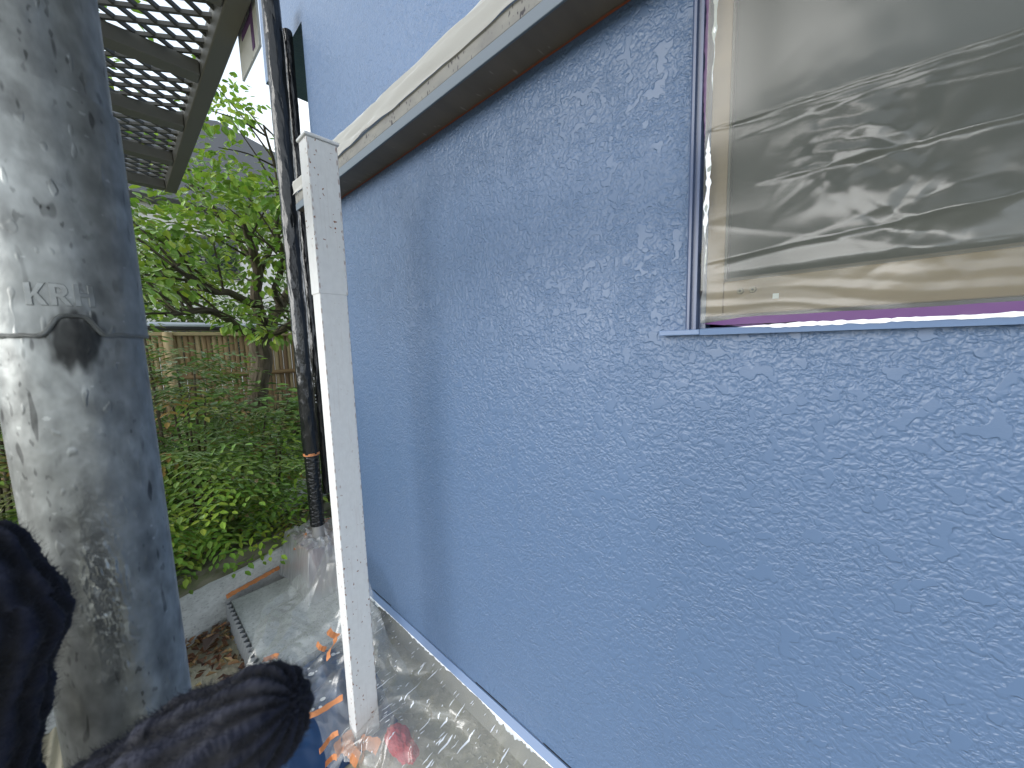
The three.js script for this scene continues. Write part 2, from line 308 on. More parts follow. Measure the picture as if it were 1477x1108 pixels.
// masking film over the window
{
  const t = thing('window_masking_film', 'wrinkled translucent plastic film taped over the brown window', 'plastic film');
  const x0 = -0.243, x1 = 1.3, y0 = 1.686, y1 = 2.9;
  const P = (x, y) => { const q = hit(x, y, 'z', 0.0); return [q.x, q.y]; };
  // long tension folds seen in the film, as world segments
  const folds = [[1047, 183, 1477, 47, 6], [1141, 255, 1477, 168, 6.5], [1047, 375, 1477, 281, 6], [1130, 388, 1477, 344, 5], [1060, 205, 1210, 150, 2.5], [1050, 180, 1260, 140, 2.0], [1055, 330, 1200, 345, 1.6], [1050, 380, 1180, 335, 1.8], [1200, 150, 1330, 110, 2.5], [1075, 390, 1300, 360, 2]]
    .map(([a, b, c, d, h]) => { const A = P(a, b), B = P(c, d), L = Math.hypot(B[0] - A[0], B[1] - A[1]); return { A, ux: (B[0] - A[0]) / L, uy: (B[1] - A[1]) / L, L, h: h / 1000 }; });
  const C = P(1240, 215), D = P(1330, 320), E2 = P(1420, 260);
  const g = sheet(460, 400, (u, v) => {
    const uu = u < 0.7 ? u * 0.5 / 0.7 : 0.5 + (u - 0.7) * 0.5 / 0.3;
    const x = lerp(x0, x1, uu), y = lerp(y0, y1, v);
    let h = 0;
    for (const f of folds) {
      const dx = x - f.A[0], dy = y - f.A[1], s = dx * f.ux + dy * f.uy, n0 = -dx * f.uy + dy * f.ux, n = n0 + 0.003 * pn(s * 14, n0 * 3, 4096, 61);
      const along = ss(-0.12, 0.06, s) * (1 - ss(f.L * 1.3, f.L * 1.3 + 0.25, s));
      h += f.h * along * 0.55 * (n > 0 ? Math.exp(-n / 0.045) : Math.exp(n / 0.004)) ;
    }
    const d1 = Math.exp(-((x - C[0]) ** 2 + (y - C[1]) ** 2) / 0.0075), d2 = Math.exp(-((x - D[0]) ** 2 + (y - D[1]) ** 2) / 0.006), d3 = Math.exp(-((x - E2[0]) ** 2 + (y - E2[1]) ** 2) / 0.01);
    const cr = 0.0055 * fbm(x * 8 + y * 4, y * 11 - x * 3, 2, 4096, 71, 0.35) + 0.0012 * tri(x * 10 + y * 7 + 0.8 * pn(x * 7, y * 7, 4096, 72)) + 0.0007 * tri(y * 21 - x * 17 + 0.8 * pn(x * 12, y * 12, 4096, 73));
    h += cr * (0.08 + 1.1 * d1 + 0.9 * d2 + 0.5 * d3) + d1 * (0.005 * tri(x * 8 - y * 5 + 0.9 * pn(x * 9, y * 9, 4096, 77)) + 0.003 * tri(x * 5 + y * 15 + 0.9 * pn(x * 11, y * 8, 4096, 78))) + d2 * 0.004 * tri(x * 7 + y * 11 + 0.9 * pn(x * 8, y * 8, 4096, 79));
    h += 0.002 * fbm(x * 2.5, y * 4, 2, 4096, 75, 0.3) + 0.0005 * tri(y * 30 + x * 3 + 0.5 * pn(x * 5, y * 7, 4096, 76)) * (1 - ss(1.72, 1.80, y)) * 2;
    const e = Math.min(1, Math.min(x - x0, y - y0) / 0.02);
    return [x, y, 0.0005 + Math.max(0, h) * (0.25 + 0.75 * e) + 0.006 * ss(0, 0.12, y - y0)];
  });
  mesh('film_sheet', g, M.windowFilm, t);
  // torn, paint-smeared left edge
  const r = rng(5);
  const edge = (name, mat, ya, yb, xo, w, z, seed, amp) => {
    const n = Math.max(6, Math.round((yb - ya) * 160));
    mesh(name, sheet(2, n, (u, v) => { const y = lerp(ya, yb, v), end = Math.min(1, Math.min(v, 1 - v) * 6), w2 = w * end * (0.55 + 0.9 * Math.abs(pn(y * 60, 0.5, 4096, seed))); return [xo + amp * pn(y * 22, 1.5, 4096, seed + 1) + (u - 0.5) * w2, y, z + 0.0015 * pn(y * 50, u * 3, 4096, seed + 2)]; }), mat, t);
  };
  edge('paint_edge', M.whitePaint, 2.25, 2.42, -0.232, 0.009, 0.006, 1, 0.004);
  edge('paint_edge', M.whitePaint, 1.86, 2.08, -0.234, 0.010, 0.007, 5, 0.004);
  edge('paint_edge', M.whitePaint, 1.79, 1.855, -0.236, 0.003, 0.007, 8, 0.003);
  edge('paint_edge', M.whitePaint, 2.16, 2.27, -0.231, 0.0025, 0.006, 9, 0.003);
  edge('torn_gap', M.darkGap, 1.91, 2.04, -0.2405, 0.006, 0.0045, 11, 0.003);
  edge('torn_gap', M.darkGap, 2.09, 2.2, -0.2395, 0.005, 0.0045, 14, 0.003);
  edge('torn_gap', M.darkGap, 1.735, 1.86, -0.2425, 0.006, 0.0045, 17, 0.003);
  edge('tape_strip', M.purpleTape, 2.05, 2.9, -0.2455, 0.010, 0.0035, 21, 0.002);
  const horiz = (name, mat, xa, xb, yo, w, z, seed, amp, tilt = 0) => mesh(name, sheet(220, 2, (u, v) => { const x = lerp(xa, xb, u), end = Math.min(1, Math.min(u, 1 - u) * 20), w2 = w * end * (mat === M.purpleTape ? 1 + 0.12 * pn(x * 12, 0.5, 4096, seed) : 0.6 + 0.8 * Math.abs(pn(x * 45, 0.5, 4096, seed)) + 0.25 * pn(x * 160, 0.2, 4096, seed + 4)); return [x, yo + amp * pn(x * 25, 2.5, 4096, seed) + (v - 0.5) * w2, z + tilt * v + 0.001 * pn(x * 40, v * 2, 4096, seed)]; }), mat, t);
  horiz('tape_strip', M.purpleTape, -0.238, 1.3, 1.6835, 0.018, 0.0165, 31, 0.0006, -0.006);
  horiz('paint_edge', M.whitePaint, -0.165, 1.3, 1.6722, 0.0085, 0.0352, 35, 0.0010, -0.0006);
  horiz('torn_gap', M.darkGap, -0.19, -0.06, 1.6768, 0.002, 0.030, 39, 0.001);
}

// ------------------------------------------------------------------ white steel post
{
  const rust = (u, v) => { // u across .25, v along 2 m
    const a = fbm(u * 6, v * 40, 4, 6, 91), sp = ss(0.60, 0.68, pn(u * 26, v * 230, 26 * 9, 92)) * ss(-0.1, 0.4, pn(u * 4, v * 16, 4 * 9, 93));
    return [a, sp];
  };
  const tex = texture(256, 2048, (u, v) => {
    const x = u * 0.10, e = Math.min(x, 0.10 - x);
    const a = fbm(u * 5, v * 60, 5, 5, 91), sp = ss(0.56, 0.64, pn(u * 9, v * 170, 170, 92) + 0.25 * pn(u * 6, v * 30, 360, 95) - (e < 0.012 ? 0 : 0.04)) * ss(-0.25, 0.25, pn(u * 3, v * 14, 360, 93)) * (0.12 + 0.88 * ss(0.72, 0.3, v));
    const run = ss(0.3, 0.8, pn(u * 14, v * 9, 360, 94)) * 0.15 + (e < 0.005 ? 0.9 * ss(-0.1, 0.4, pn(u * 3, v * 90, 360, 96)) : 0);
    const k = 0.68 + 0.03 * a;
    const c = [k * 0.985, k * 0.99, k * 0.985];
    const rs = clamp(sp + run * 0.6);
    return [lerp(c[0], 0.20, rs), lerp(c[1], 0.065, rs), lerp(c[2], 0.022, rs)];
  }, true);
  const m = std({ map: tex, roughness: 0.5, bumpMap: texture(256, 1024, (u, v) => 0.5 + 0.25 * fbm(u * 10, v * 90, 4, 90, 97), false), bumpScale: 0.0006 });
  const t = thing('steel_post', 'white painted square steel post with rust spots in front of the blue wall', 'post', [-1.433, 0, 0.331]);
  const quadUV = (g) => { g = boxUV(g); const uv = g.attributes.uv, p = g.attributes.position; for (let i = 0; i < uv.count; i++) uv.setXY(i, (uv.getX(i) + 0.05) / 0.1, p.getY(i) / 2); return g; };
  mesh('shaft', quadUV(box(-0.033, 0.033, -0.06, 1.86, -0.05, 0.05, 0.004)), m, t);
  mesh('sleeve', quadUV(box(-0.036, 0.036, 1.85, 2.38, -0.053, 0.053, 0.004)), m, t);
  mesh('cap', quadUV(box(-0.042, 0.042, 2.3805, 2.392, -0.059, 0.059, 0.004)), m, t);
}

// ------------------------------------------------------------------ downpipe wrapped in black film
{
  const wrapTex = texture(512, 1024, (u, v) => 0.5 + 0.28 * (tri(u * 3 + v * 9 + 0.7 * pn(u * 4, v * 16, 16, 3)) - 0.5) + 0.22 * fbm(u * 8, v * 30, 4, 8 * 16, 5) + 0.2 * (tri(u * 5 - v * 14 + 0.6 * pn(u * 6, v * 12, 12, 8)) - 0.5), false);
  const wrap = std({ color: lin(0.010, 0.011, 0.012), roughness: 0.2, bumpMap: wrapTex, bumpScale: 0.006 });
  const t = thing('downpipe', 'round downpipe wrapped in glossy black plastic at the house corner', 'pipe', [-2.45, 0, 0.12]);
  const mk = (y0, y1, r, n) => sheet(40, n, (u, v) => { const a = u * 2 * Math.PI, y = lerp(y0, y1, v), rr = r * (1 + 0.05 * fbm(Math.cos(a) * 2 + 7, y * 7 + Math.sin(a) * 2, 3, 4096, 33)); return [Math.cos(a) * rr + 0.02 * (y - 1) * 0, y, Math.sin(a) * rr]; });
  mesh('black_wrap', mk(1.0, 3.6, 0.0455, 120), wrap, t);
  mesh('black_wrap', mk(0.53, 0.998, 0.0415, 60), wrap, t);
  mesh('orange_tape', new THREE.CylinderGeometry(0.0462, 0.0462, 0.016, 32, 1, true).translate(0, 1.0, 0), M.orangeTape, t);
  mesh('pipe_foot', new THREE.CylinderGeometry(0.034, 0.036, 0.11, 28).translate(0, 0.485, 0), std({ color: lin(0.35, 0.34, 0.33), roughness: 0.3, metalness: 0.3 }), t);
  const t2 = thing('downpipe', 'narrow black wrapped pipe tucked between the thick downpipe and the post', 'pipe', [-2.50, 0, 0.030]);
  mesh('black_wrap', sheet(28, 120, (u, v) => { const a = u * 2 * Math.PI, y = lerp(0.7, 3.5, v), rr = 0.025 * (1 + 0.09 * fbm(Math.cos(a) * 2 + 3, y * 8 + Math.sin(a) * 2, 3, 4096, 36)); return [Math.cos(a) * rr, y, Math.sin(a) * rr]; }), wrap, t2);
  const r = rng(9);
  for (let i = 0; i < 7; i++) mesh('paint_spot', new THREE.SphereGeometry(0.003 + 0.004 * r(), 8, 6).scale(1, 0.8, 0.5).translate(0.014, 1.05 + r() * 0.45, 0.024), M.whitePaint, t2);
}

// ------------------------------------------------------------------ film over the foundation with paint splashes
const BUN = hit(578, 1072, 'y', 0.05);
const plinth = (x, v) => { // v 0 at the wall foot, 1 on the ground
  const d = -x - 0.2, fold = 0.050 * tri(x * 2.6 + v * 1.0 + 0.8 * pn(x * 2.5, v * 1.7, 4096, 12)) + 0.030 * tri(x * 6.7 - v * 1.7 + 0.7 * pn(x * 4, v * 2.5, 4096, 13)) + 0.011 * tri(x * 13 + v * 3 + 0.9 * pn(x * 8, v * 5, 4096, 14)) + 0.005 * pn(x * 9, v * 5, 4096, 15);
  const bq = BUN, bump = 0.085 * Math.exp(-(((x - bq.x) / 0.11) ** 2)) * Math.exp(-(((v - 0.72) / 0.25) ** 2));
  const out = 0.018 + 0.38 * Math.pow(v, 1.1);
  return [x, lerp(0.196, 0.012, Math.pow(v, 1.05)) + fold * 0.5 * Math.sin(Math.PI * Math.min(1, v)) + bump, out + fold * ss(0, 0.25, v)];
};
{
  const t = thing('foundation_masking_film', 'clear wrinkled plastic film hanging below the blue wall with white paint splashes', 'plastic film');
  const X0 = -2.25, X1 = 0.9;
  mesh('film_sheet', sheet(620, 60, (u, v) => plinth(lerp(X0, X1, u), v)), M.film, t);
  const r = rng(77);
  const drip = (x, v, len, w, slant, n = 6) => sheet(2, n, (a, b) => { const vv = clamp(v + b * len, 0, 1), sh = Math.sin(Math.PI * clamp(0.12 + 0.85 * b)) * (0.5 + 0.8 * b); const q = plinth(x + slant * b * len + (a - 0.5) * w * sh + 0.004 * pn(b * 3, x * 50, 4096, 2), vv); return [q[0], q[1] + 0.002, q[2] + 0.0025]; });
  for (let i = 0; i < 70; i++) { const x = -2.0 + 1.5 * r(); mesh('paint_splash', drip(x, 0.06 + 0.75 * r(), 0.05 + 0.24 * r() * r(), 0.0035 + 0.007 * r() * r(), (r() - 0.35) * 0.12), M.whitePaint, t); }
  const small = []; for (let i = 0; i < 420; i++) { const x = -2.1 + 2.0 * r(); small.push(drip(x, 0.03 + 0.9 * r(), 0.01 + 0.025 * r(), 0.0015 + 0.003 * r(), (r() - 0.4) * 0.1, 3)); }
  tag(mesh('paint_specks', mergeGeometries(small), M.whitePaint, t), 'fine white paint specks', null, null, 'stuff');
  // ragged white paint line along the flashing's lower edge
  mesh('paint_edge', sheet(700, 2, (u, v) => { const x = lerp(-2.2, X1, u), gap = 0.2 + 0.8 * ss(-0.5, 0.1, pn(x * 3.5, 3.3, 4096, 43)), w = 0.016 * gap * (0.35 + 0.9 * Math.abs(pn(x * 38, 0.5, 4096, 41)) + 0.4 * pn(x * 130, 0.7, 4096, 42)); return [x, 0.1985 - 0.75 * v * Math.max(0.0008, w), 0.0215 + 0.75 * v * w + 0.002 * pn(x * 30, v, 4096, 44)]; }), M.whitePaint, t);
}

// ------------------------------------------------------------------ concrete step with corrugated side, under film
const STEP = { x0: -2.64, x1: -1.86, z0: 0.02, z1: 0.585, h: 0.165 };
{
  const t = thing('concrete_step', 'concrete step with grey corrugated side against the retaining wall', 'step');
  mesh('step_block', box(STEP.x0, STEP.x1, 0.0, STEP.h, STEP.z0, STEP.z1 - 0.014, 0.004), M.concrete, t);
  const n = 240, g = sheet(n, 1, (u, v) => [lerp(STEP.x0, STEP.x1, u), v * (STEP.h + 0.012), STEP.z1 + 0.002 + 0.011 * Math.cos(u * 34 * Math.PI)]);
  mesh('corrugated_sheet', g, std({ color: lin(0.20, 0.21, 0.215), roughness: 0.5 }), t);
  mesh('orange_tape', sheet(60, 3, (u, v) => { const z = lerp(0.585, 0.28, u), x = WX(z) + 0.02 + v * 0.028 + 0.006 * pn(u * 9, v, 4096, 3); return [x, STEP.h + 0.008 + 0.010 * Math.abs(pn(u * 14, v * 2, 4096, 4)) + 0.012 * (1 - v), z]; }), M.orangeTape, t);
}
// blue work sheet on the ground
const tarpH = (x, z) => {
  const a = ss(-2.16, -1.98, x) * (1 - ss(-1.56, -1.40, x)) * (1 - ss(0.66, 0.78, z));
  const f = 0.03 * tri(x * 3.1 + z * 2.3 + 0.8 * pn(x * 3, z * 3, 4096, 52)) + 0.02 * tri(x * 6.7 - z * 4.1 + 0.8 * pn(x * 6, z * 6, 4096, 53)) + 0.02 * fbm(x * 7, z * 7, 3, 4096, 54);
  return a * (0.10 + f) ;
};
{
  const t = thing('blue_tarp', 'crumpled dark blue tarp on the ground at the foot of the post', 'tarp');
  mesh('tarp_sheet', sheet(150, 110, (u, v) => { const x = lerp(-2.12, -1.37, u), z = lerp(0.22, 0.78, v); return [x, 0.006 + tarpH(x, z), z + 0.02 * pn(x * 6, 0.3, 4096, 9)]; }), std({ color: lin(0.010, 0.042, 0.115), roughness: 0.35 }), t);
  const r = rng(31);
  for (let i = 0; i < 26; i++) { const x = -2.0 + 0.5 * r(), z = 0.27 + 0.4 * r(); mesh('paint_spot', new THREE.CircleGeometry(0.004 + 0.006 * r(), 9).scale(1, 0.5 + r(), 1).rotateX(-Math.PI / 2).rotateY(r() * 3).translate(x, tarpH(x, z) + 0.0105, z), M.whitePaint, t); }
}
// red bundle glimpsed behind the film
{
  const g = new THREE.IcosahedronGeometry(1, 5), p = g.attributes.position, v = new THREE.Vector3();
  for (let i = 0; i < p.count; i++) { v.fromBufferAttribute(p, i); const k = 1 + 0.34 * fbm(v.x * 1.9 + 3, v.y * 1.9 + v.z * 1.3, 4, 4096, 3); p.setXYZ(i, v.x * 0.10 * k, v.y * 0.055 * k, v.z * 0.06 * k); }
  g.computeVertexNormals(); const bq = hit(578, 1072, 'y', 0.05); g.scale(0.9, 0.55, 0.7).translate(bq.x, 0.05, bq.z);
  tag(mesh('cloth_bundle', g, std({ color: lin(0.42, 0.025, 0.035), roughness: 0.7 })), 'red bundle of cloth behind the clear film beside the post foot', 'cloth');
}
// clear film draped over the step and down onto the tarp
{
  const t = thing('step_masking_film', 'clear crumpled plastic film draped over the concrete step and blue tarp', 'plastic film');
  const base = (x, z) => { const s = STEP.h * ss(STEP.x0 - 0.05, STEP.x0 + 0.02, x) * (1 - ss(STEP.x1 - 0.02, STEP.x1 + 0.14, x)) * (1 - ss(STEP.z1 - 0.06, STEP.z1 + 0.16, z)); return Math.max(s, tarpH(x, z)); };
  const crum = (x, z) => 0.034 * tri(x * 2.7 + z * 1.9 + 0.7 * pn(x * 2, z * 2, 4096, 22)) + 0.026 * tri(x * 5.9 - z * 4.3 + 0.8 * pn(x * 4, z * 4, 4096, 23)) + 0.006 * tri(x * 11 + z * 13 + 0.9 * pn(x * 7, z * 7, 4096, 24)) + 0.007 * fbm(x * 8, z * 8, 2, 4096, 25);
  mesh('film_sheet', sheet(260, 190, (u, v) => { const x0 = lerp(-2.42, -1.36, u), z = lerp(0.10, 0.50 + 0.26 * (1 - ss(-2.12, -1.90, x0)) + 0.03 * pn(x0 * 9, 0.4, 4096, 30), v), x = x0 + (0.36 * ss(0.42, 0.62, z)) * (1 - u) + 0.03 * pn(v * 8, u * 3, 4096, 31); return [x, 0.012 + base(x, z) + crum(x, z) * 0.9 + 0.24 * (1 - ss(0.10, 0.34, z)) * (1 - ss(-1.9, -1.5, x)), z]; }), M.film, t);
  // silvery film bunched round the pipe foot, on a small masked plinth
  const foot = thing('masked_plinth', 'brick-red plinth wrapped in shiny crumpled film under the downpipe', 'plinth');
  mesh('plinth_block', box(-2.72, -2.30, 0.0, 0.415, -0.02, 0.20, 0.006), std({ color: lin(0.20, 0.075, 0.05), roughness: 0.7, bumpMap: concreteBump, bumpScale: 0.004 }), foot);
  mesh('film_sheet', sheet(120, 120, (u, v) => { const a = (u - 0.5) * 2, b = (v - 0.5) * 2, m = Math.max(Math.abs(a), Math.abs(b)); const x = -2.51 + a * 0.27 * (1 + 0.1 * m), z = 0.10 + b * 0.16 * (1 + 0.15 * m); const c = 0.022 * tri(x * 9 + z * 6 + pn(x * 7, z * 7, 4096, 5)) + 0.02 * tri(x * 5 - z * 13 + pn(x * 6, z * 9, 4096, 6)) + 0.01 * fbm(x * 22, z * 22, 3, 4096, 7); return [x, 0.425 + c - 0.30 * ss(0.74, 1.0, m), z]; }), phys({ color: lin(0.85, 0.87, 0.88), transmission: 0.75, thickness: 0, roughness: 0.28, ior: 1.8 }), foot);
  // orange tape scraps
  const tape = (x, y, z, L, w, rot, tilt, seed) => {
    const g = sheet(24, 3, (u, v) => [(u - 0.5) * L, 0.012 * Math.sin(u * 5 + seed) + 0.004 * pn(u * 8, v * 2, 4096, seed), (v - 0.5) * w * (1 + 0.25 * pn(u * 6, 1, 4096, seed + 1)) + 0.010 * Math.sin(u * 3.4 + seed)]);
    g.rotateX(tilt).rotateY(rot).translate(x, y, z); return g;
  };
  const at = (x, y, h) => hit(x, y, 'y', h);
  let k = 0;
  for (const [x, y, h, L, w, rot, tilt] of [[391, 950, 0.20, 0.07, 0.022, 0.9, 0.5], [478, 935, 0.27, 0.12, 0.022, -0.4, 0.7], [462, 932, 0.26, 0.06, 0.02, 0.6, 0.6], [480, 912, 0.27, 0.07, 0.026, 0.2, 0.4], [467, 1020, 0.20, 0.14, 0.02, 1.15, 0.9], [474, 1070, 0.16, 0.07, 0.018, 1.4, 0.9], [478, 1098, 0.12, 0.04, 0.018, 1.1, 0.6]]) {
    const q = at(x, y, h); mesh('orange_tape', tape(q.x, q.y, q.z, L, w, rot, tilt, 3 + k++), M.orangeTape, t);
  }
  // taped foot of the post
  const pf = [[0.052, 0.02, 0.2], [-0.03, 0.075, 1.5], [0.02, 0.085, 0.4]];
  for (const [dx, dz, rot] of pf) mesh('orange_tape', tape(-1.40 + dx, 0.035, 0.331 + dz, 0.10, 0.045, rot, 0.7, 20 + k++), M.orangeTape, t);
  for (const [x, y, h] of [[462, 755, 0.46], [474, 748, 0.46], [440, 771, 0.45], [434, 790, 0.40]]) { const q = at(x, y, h); mesh('orange_tape', tape(q.x, q.y, q.z, 0.09, 0.02, 0.6 + k, 0.3, 30 + k++), M.orangeTape, foot); }
}

// ------------------------------------------------------------------ dead leaves, ribbed sheet and hose on the ground
const leafG = (L, W, curl) => { const g = new THREE.BufferGeometry(); const p = [0, 0, 0, L * 0.35, curl, W, L, curl * 0.4, 0, 0, 0, 0, L, curl * 0.4, 0, L * 0.35, curl, -W]; g.setAttribute('position', new THREE.BufferAttribute(new Float32Array(p), 3)); g.setAttribute('uv', new THREE.BufferAttribute(new Float32Array(12), 2)); g.computeVertexNormals(); return g; };
{
  const r = rng(404), cols = [[0.12, 0.055, 0.025], [0.19, 0.10, 0.045], [0.25, 0.15, 0.07], [0.085, 0.045, 0.03], [0.30, 0.2, 0.1]];
  const parts = [];
  for (let i = 0; i < 480; i++) {
    const near = Math.pow(r(), 1.5), z = 0.42 + 0.75 * r(), x = WX(z) + 0.03 + near * 0.5 * (0.5 + r());
    const g = leafG(0.025 + 0.035 * r(), 0.008 + 0.010 * r(), 0.004 + 0.012 * r());
    g.rotateX((r() - 0.5) * 1.2).rotateZ((r() - 0.5) * 0.8).rotateY(r() * 6.28).translate(x, 0.008 + 0.045 * r() * (1 - near), z);
    const c = cols[(r() * 5) | 0], col = new Float32Array(18); for (let q = 0; q < 6; q++) for (let w = 0; w < 3; w++) col[q * 3 + w] = c[w] * (0.8 + 0.4 * r());
    g.setAttribute('color', new THREE.BufferAttribute(col, 3)); parts.push(g);
  }
  tag(mesh('leaf_litter', mergeGeometries(parts), std({ vertexColors: true, roughness: 0.85 })), 'brown dead leaves scattered at the foot of the retaining wall', 'leaf litter', null, 'stuff');
  const big = leafG(0.12, 0.045, 0.02).rotateY(-0.6).rotateX(0.2).translate(-2.57, 0.05, 0.66);
  const b = mesh('dead_leaf', mergeGeometries([big, leafG(0.1, 0.04, 0.025).rotateY(0.7).translate(-2.6, 0.06, 0.62)]), std({ color: lin(0.105, 0.072, 0.06), roughness: 0.8 }));
  tag(b, 'large curled grey brown dead leaf beside the corrugated step', 'leaf');
  const rib = sheet(120, 2, (u, v) => { const x = lerp(-2.55, -1.75, v), z = lerp(1.0, 1.75, u); return [x + 0.05 * u, 0.012 + 0.006 * Math.cos(u * 44 * Math.PI), z]; });
  tag(mesh('ribbed_sheet', rib, std({ color: lin(0.50, 0.44, 0.32), roughness: 0.7 })), 'pale ribbed sheet lying on the ground behind the scaffold pole', 'sheet');
  const h1 = hit(20, 1058, 'y', 0.03), h2 = hit(92, 1014, 'y', 0.03);
  const dir = h2.clone().sub(h1);
  const hose = thing('pipe_pair', 'two black pipes lying side by side on the ground behind the scaffold pole', 'pipe');
  for (const o of [0, 0.065]) { const a = h1.clone().addScaledVector(dir, -1.5), b2 = h2.clone().addScaledVector(dir, 1.2), off = new THREE.Vector3(-dir.z, 0, dir.x).normalize().multiplyScalar(o); mesh('pipe', tube([a.clone().add(off).toArray(), h1.clone().add(off).toArray(), b2.clone().add(off).toArray()], 0.024, 20, 12), std({ color: lin(0.015, 0.015, 0.016), roughness: 0.35 }), hose); }
}

// ------------------------------------------------------------------ scaffold: poles and mesh decks
const PX = -0.2765, PZ = 0.9125, PR = 0.0243;
{
  const H = 1.3;
  const toCam = Math.atan2(EYE.z - PZ, EYE.x - PX);            // direction of the camera seen from the pole
  const pxA = (x) => { const d = ray(x, 478), l = Math.hypot(d.x, d.z), w = (PX - EYE.x) * d.z / l - (PZ - EYE.z) * d.x / l; return Math.asin(clamp(-w / (PR + 0.002), -1, 1)); };
  const yAt = (x, y) => { const d = ray(x, y), L = Math.hypot(EYE.x - PX, EYE.z - PZ) - PR * 0.7; return EYE.y + d.y / Math.hypot(d.x, d.z) * L; };
  const uAt = (x) => { const w = (-(pxA(x) + toCam) - Math.PI) / (2 * Math.PI); return w - Math.floor(w); }, vAt = (x, y) => { const w = yAt(x, y) / H; return w - Math.floor(w); };
  const SLOT = { u: uAt(108), v: vAt(108, 496) }, WORN_GLINT = { u: uAt(92), v: vAt(92, 870) };
  const spot = (u, v, fx, fy, seed, a, b) => ss(a, b, pn(u * fx, v * fy, 4096, seed));
  const poleTex = texture(1024, 2048, (u, v) => { // u round the pole, v 0..1 over H metres
    const a = fbm(u * 6, v * 40, 5, 6, 101), b = fbm(u * 24, v * 120, 3, 24, 102);
    const drip = ss(0.48, 0.66, pn(u * 26, v * 90, 26 * 8, 103) + 0.4 * pn(u * 60, v * 60, 60, 104)) * ss(-0.3, 0.3, pn(u * 5, v * 18, 20, 105));
    const pale = ss(0.0, 0.7, pn(u * 5, v * 24, 20, 106) + 0.4 * b);
    let k = 0.235 + 0.012 * a + 0.06 * b + 0.03 * pale - 0.13 * drip - 0.11 * ss(0.5, 0.66, pn(u * 55, v * 260, 4096, 111) + 0.3 * pn(u * 120, v * 500, 4096, 112)) * ss(-0.2, 0.35, pn(u * 7, v * 26, 4096, 113)) - 0.06 * ss(0.2, 0.6, pn(u * 9, v * 50, 4096, 107));
    const sx = (u - SLOT.u) / 0.058, sy = (v - SLOT.v) / 0.0105, st = 1 - ss(0.6, 1.15, Math.hypot(sx, sy > 0 ? sy * 0.8 : sy) + 0.25 * pn(u * 60, v * 200, 4096, 108)), sc = ss(0.72, 0.8, pn(u * 30 + v * 14, v * 400, 4096, 109)) * 0.12 + 0.35 * ss(0.25, 0.5, pn(u * 55 + v * 40, v * 300, 4096, 117)) * Math.exp(-(((u - WORN_GLINT.u) / 0.045) ** 2 + ((v - WORN_GLINT.v) / 0.026) ** 2));  // scratches, and the worn patch's highlight whitened into the colour
    k = lerp(k + sc, 0.03 + 0.02 * b, st);  // slot below the collar: dirt and recess shade darkened into the colour
    return [k * 0.96, k * 1.0, k * 0.97];
  }, true);
  const poleRough = texture(512, 1024, (u, v) => 0.44 + 0.10 * fbm(u * 8, v * 60, 4, 8, 110) - 0.2 * Math.exp(-(((u - WORN_GLINT.u) / 0.05) ** 2 + ((v - WORN_GLINT.v) / 0.03) ** 2)), false);
  const poleBump = texture(1024, 2048, (u, v) => {
    const worn = Math.exp(-(((u - WORN_GLINT.u) / 0.05) ** 2 + ((v - WORN_GLINT.v) / 0.030) ** 2)), a = fbm(u * 10, v * 60, 5, 10, 120);
    return 0.5 + 0.18 * a + 0.22 * worn * fbm(u * 70 + v * 60, v * 420, 2, 4096, 121) + 0.15 * ss(0.5, 0.7, pn(u * 40, v * 150, 160, 122));
  }, false);
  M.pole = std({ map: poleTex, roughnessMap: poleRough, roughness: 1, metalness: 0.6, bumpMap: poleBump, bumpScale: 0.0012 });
  const cyl = (r, y0, y1, edge) => sheet(72, 40, (u, v) => { const a = u * 2 * Math.PI + Math.PI, y = lerp(y0 + (edge ? edge(a) : 0), y1, v); return [Math.cos(a) * r, y, -Math.sin(a) * r]; });
  const setUV = (g) => { const p = g.attributes.position, uv = g.attributes.uv; for (let i = 0; i < p.count; i++) uv.setXY(i, uv.getX(i), p.getY(i) / H); return g; };
  const t = thing('scaffold_pole', 'thick galvanised scaffold pole with embossed collar close to the camera', 'scaffold pole', [PX, 0, PZ]);
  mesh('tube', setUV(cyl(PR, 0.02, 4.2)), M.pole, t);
  // collar: its lower rim lies at yC and arches over a slot whose shade and dirt are painted in the pole colour
  const yC = hit(100, 484, 'z', PZ + 0.0).y, faceA = 0.22;
  const d0 = hit(105, 500, 'x', PX + PR * 0.95);
  const rimY = yAt(60, 484), sgn = 1;
  const A = (a) => Math.atan2(Math.sin(a), Math.cos(a));
  const slotA = pxA(107);
  const rim = (a) => { const q = A(-a - toCam) ; return 0.0085 * Math.exp(-(((q - slotA) / 0.27) ** 4)) + 0.0008 * pn(q * 4, 1, 4096, 3); };
  const col = setUV(cyl(PR + 0.0019, rimY, rimY + 0.105, rim));
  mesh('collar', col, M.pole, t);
  const lipG = new THREE.TubeGeometry(new THREE.CatmullRomCurve3([...Array(120).keys()].map((i) => { const a = i / 120 * 2 * Math.PI + Math.PI; return new THREE.Vector3(Math.cos(a) * (PR + 0.0011), rimY + rim(a), -Math.sin(a) * (PR + 0.0011)); }), true), 240, 0.0011, 8, true);
  mesh('collar_rim', lipG, M.pole, t);
  // embossed letters
  const font = await new FontLoader().loadAsync('fonts/droid/droid_sans_bold.typeface.json');
  const tg = new TextGeometry('KRH', { font, size: 0.0092, depth: 0.00025, curveSegments: 4, bevelEnabled: true, bevelSize: 0.0002, bevelThickness: 0.0002, bevelSegments: 1 });
  const p = tg.attributes.position, a0 = pxA(50), a1 = pxA(140); tg.computeBoundingBox(); const bb = tg.boundingBox;
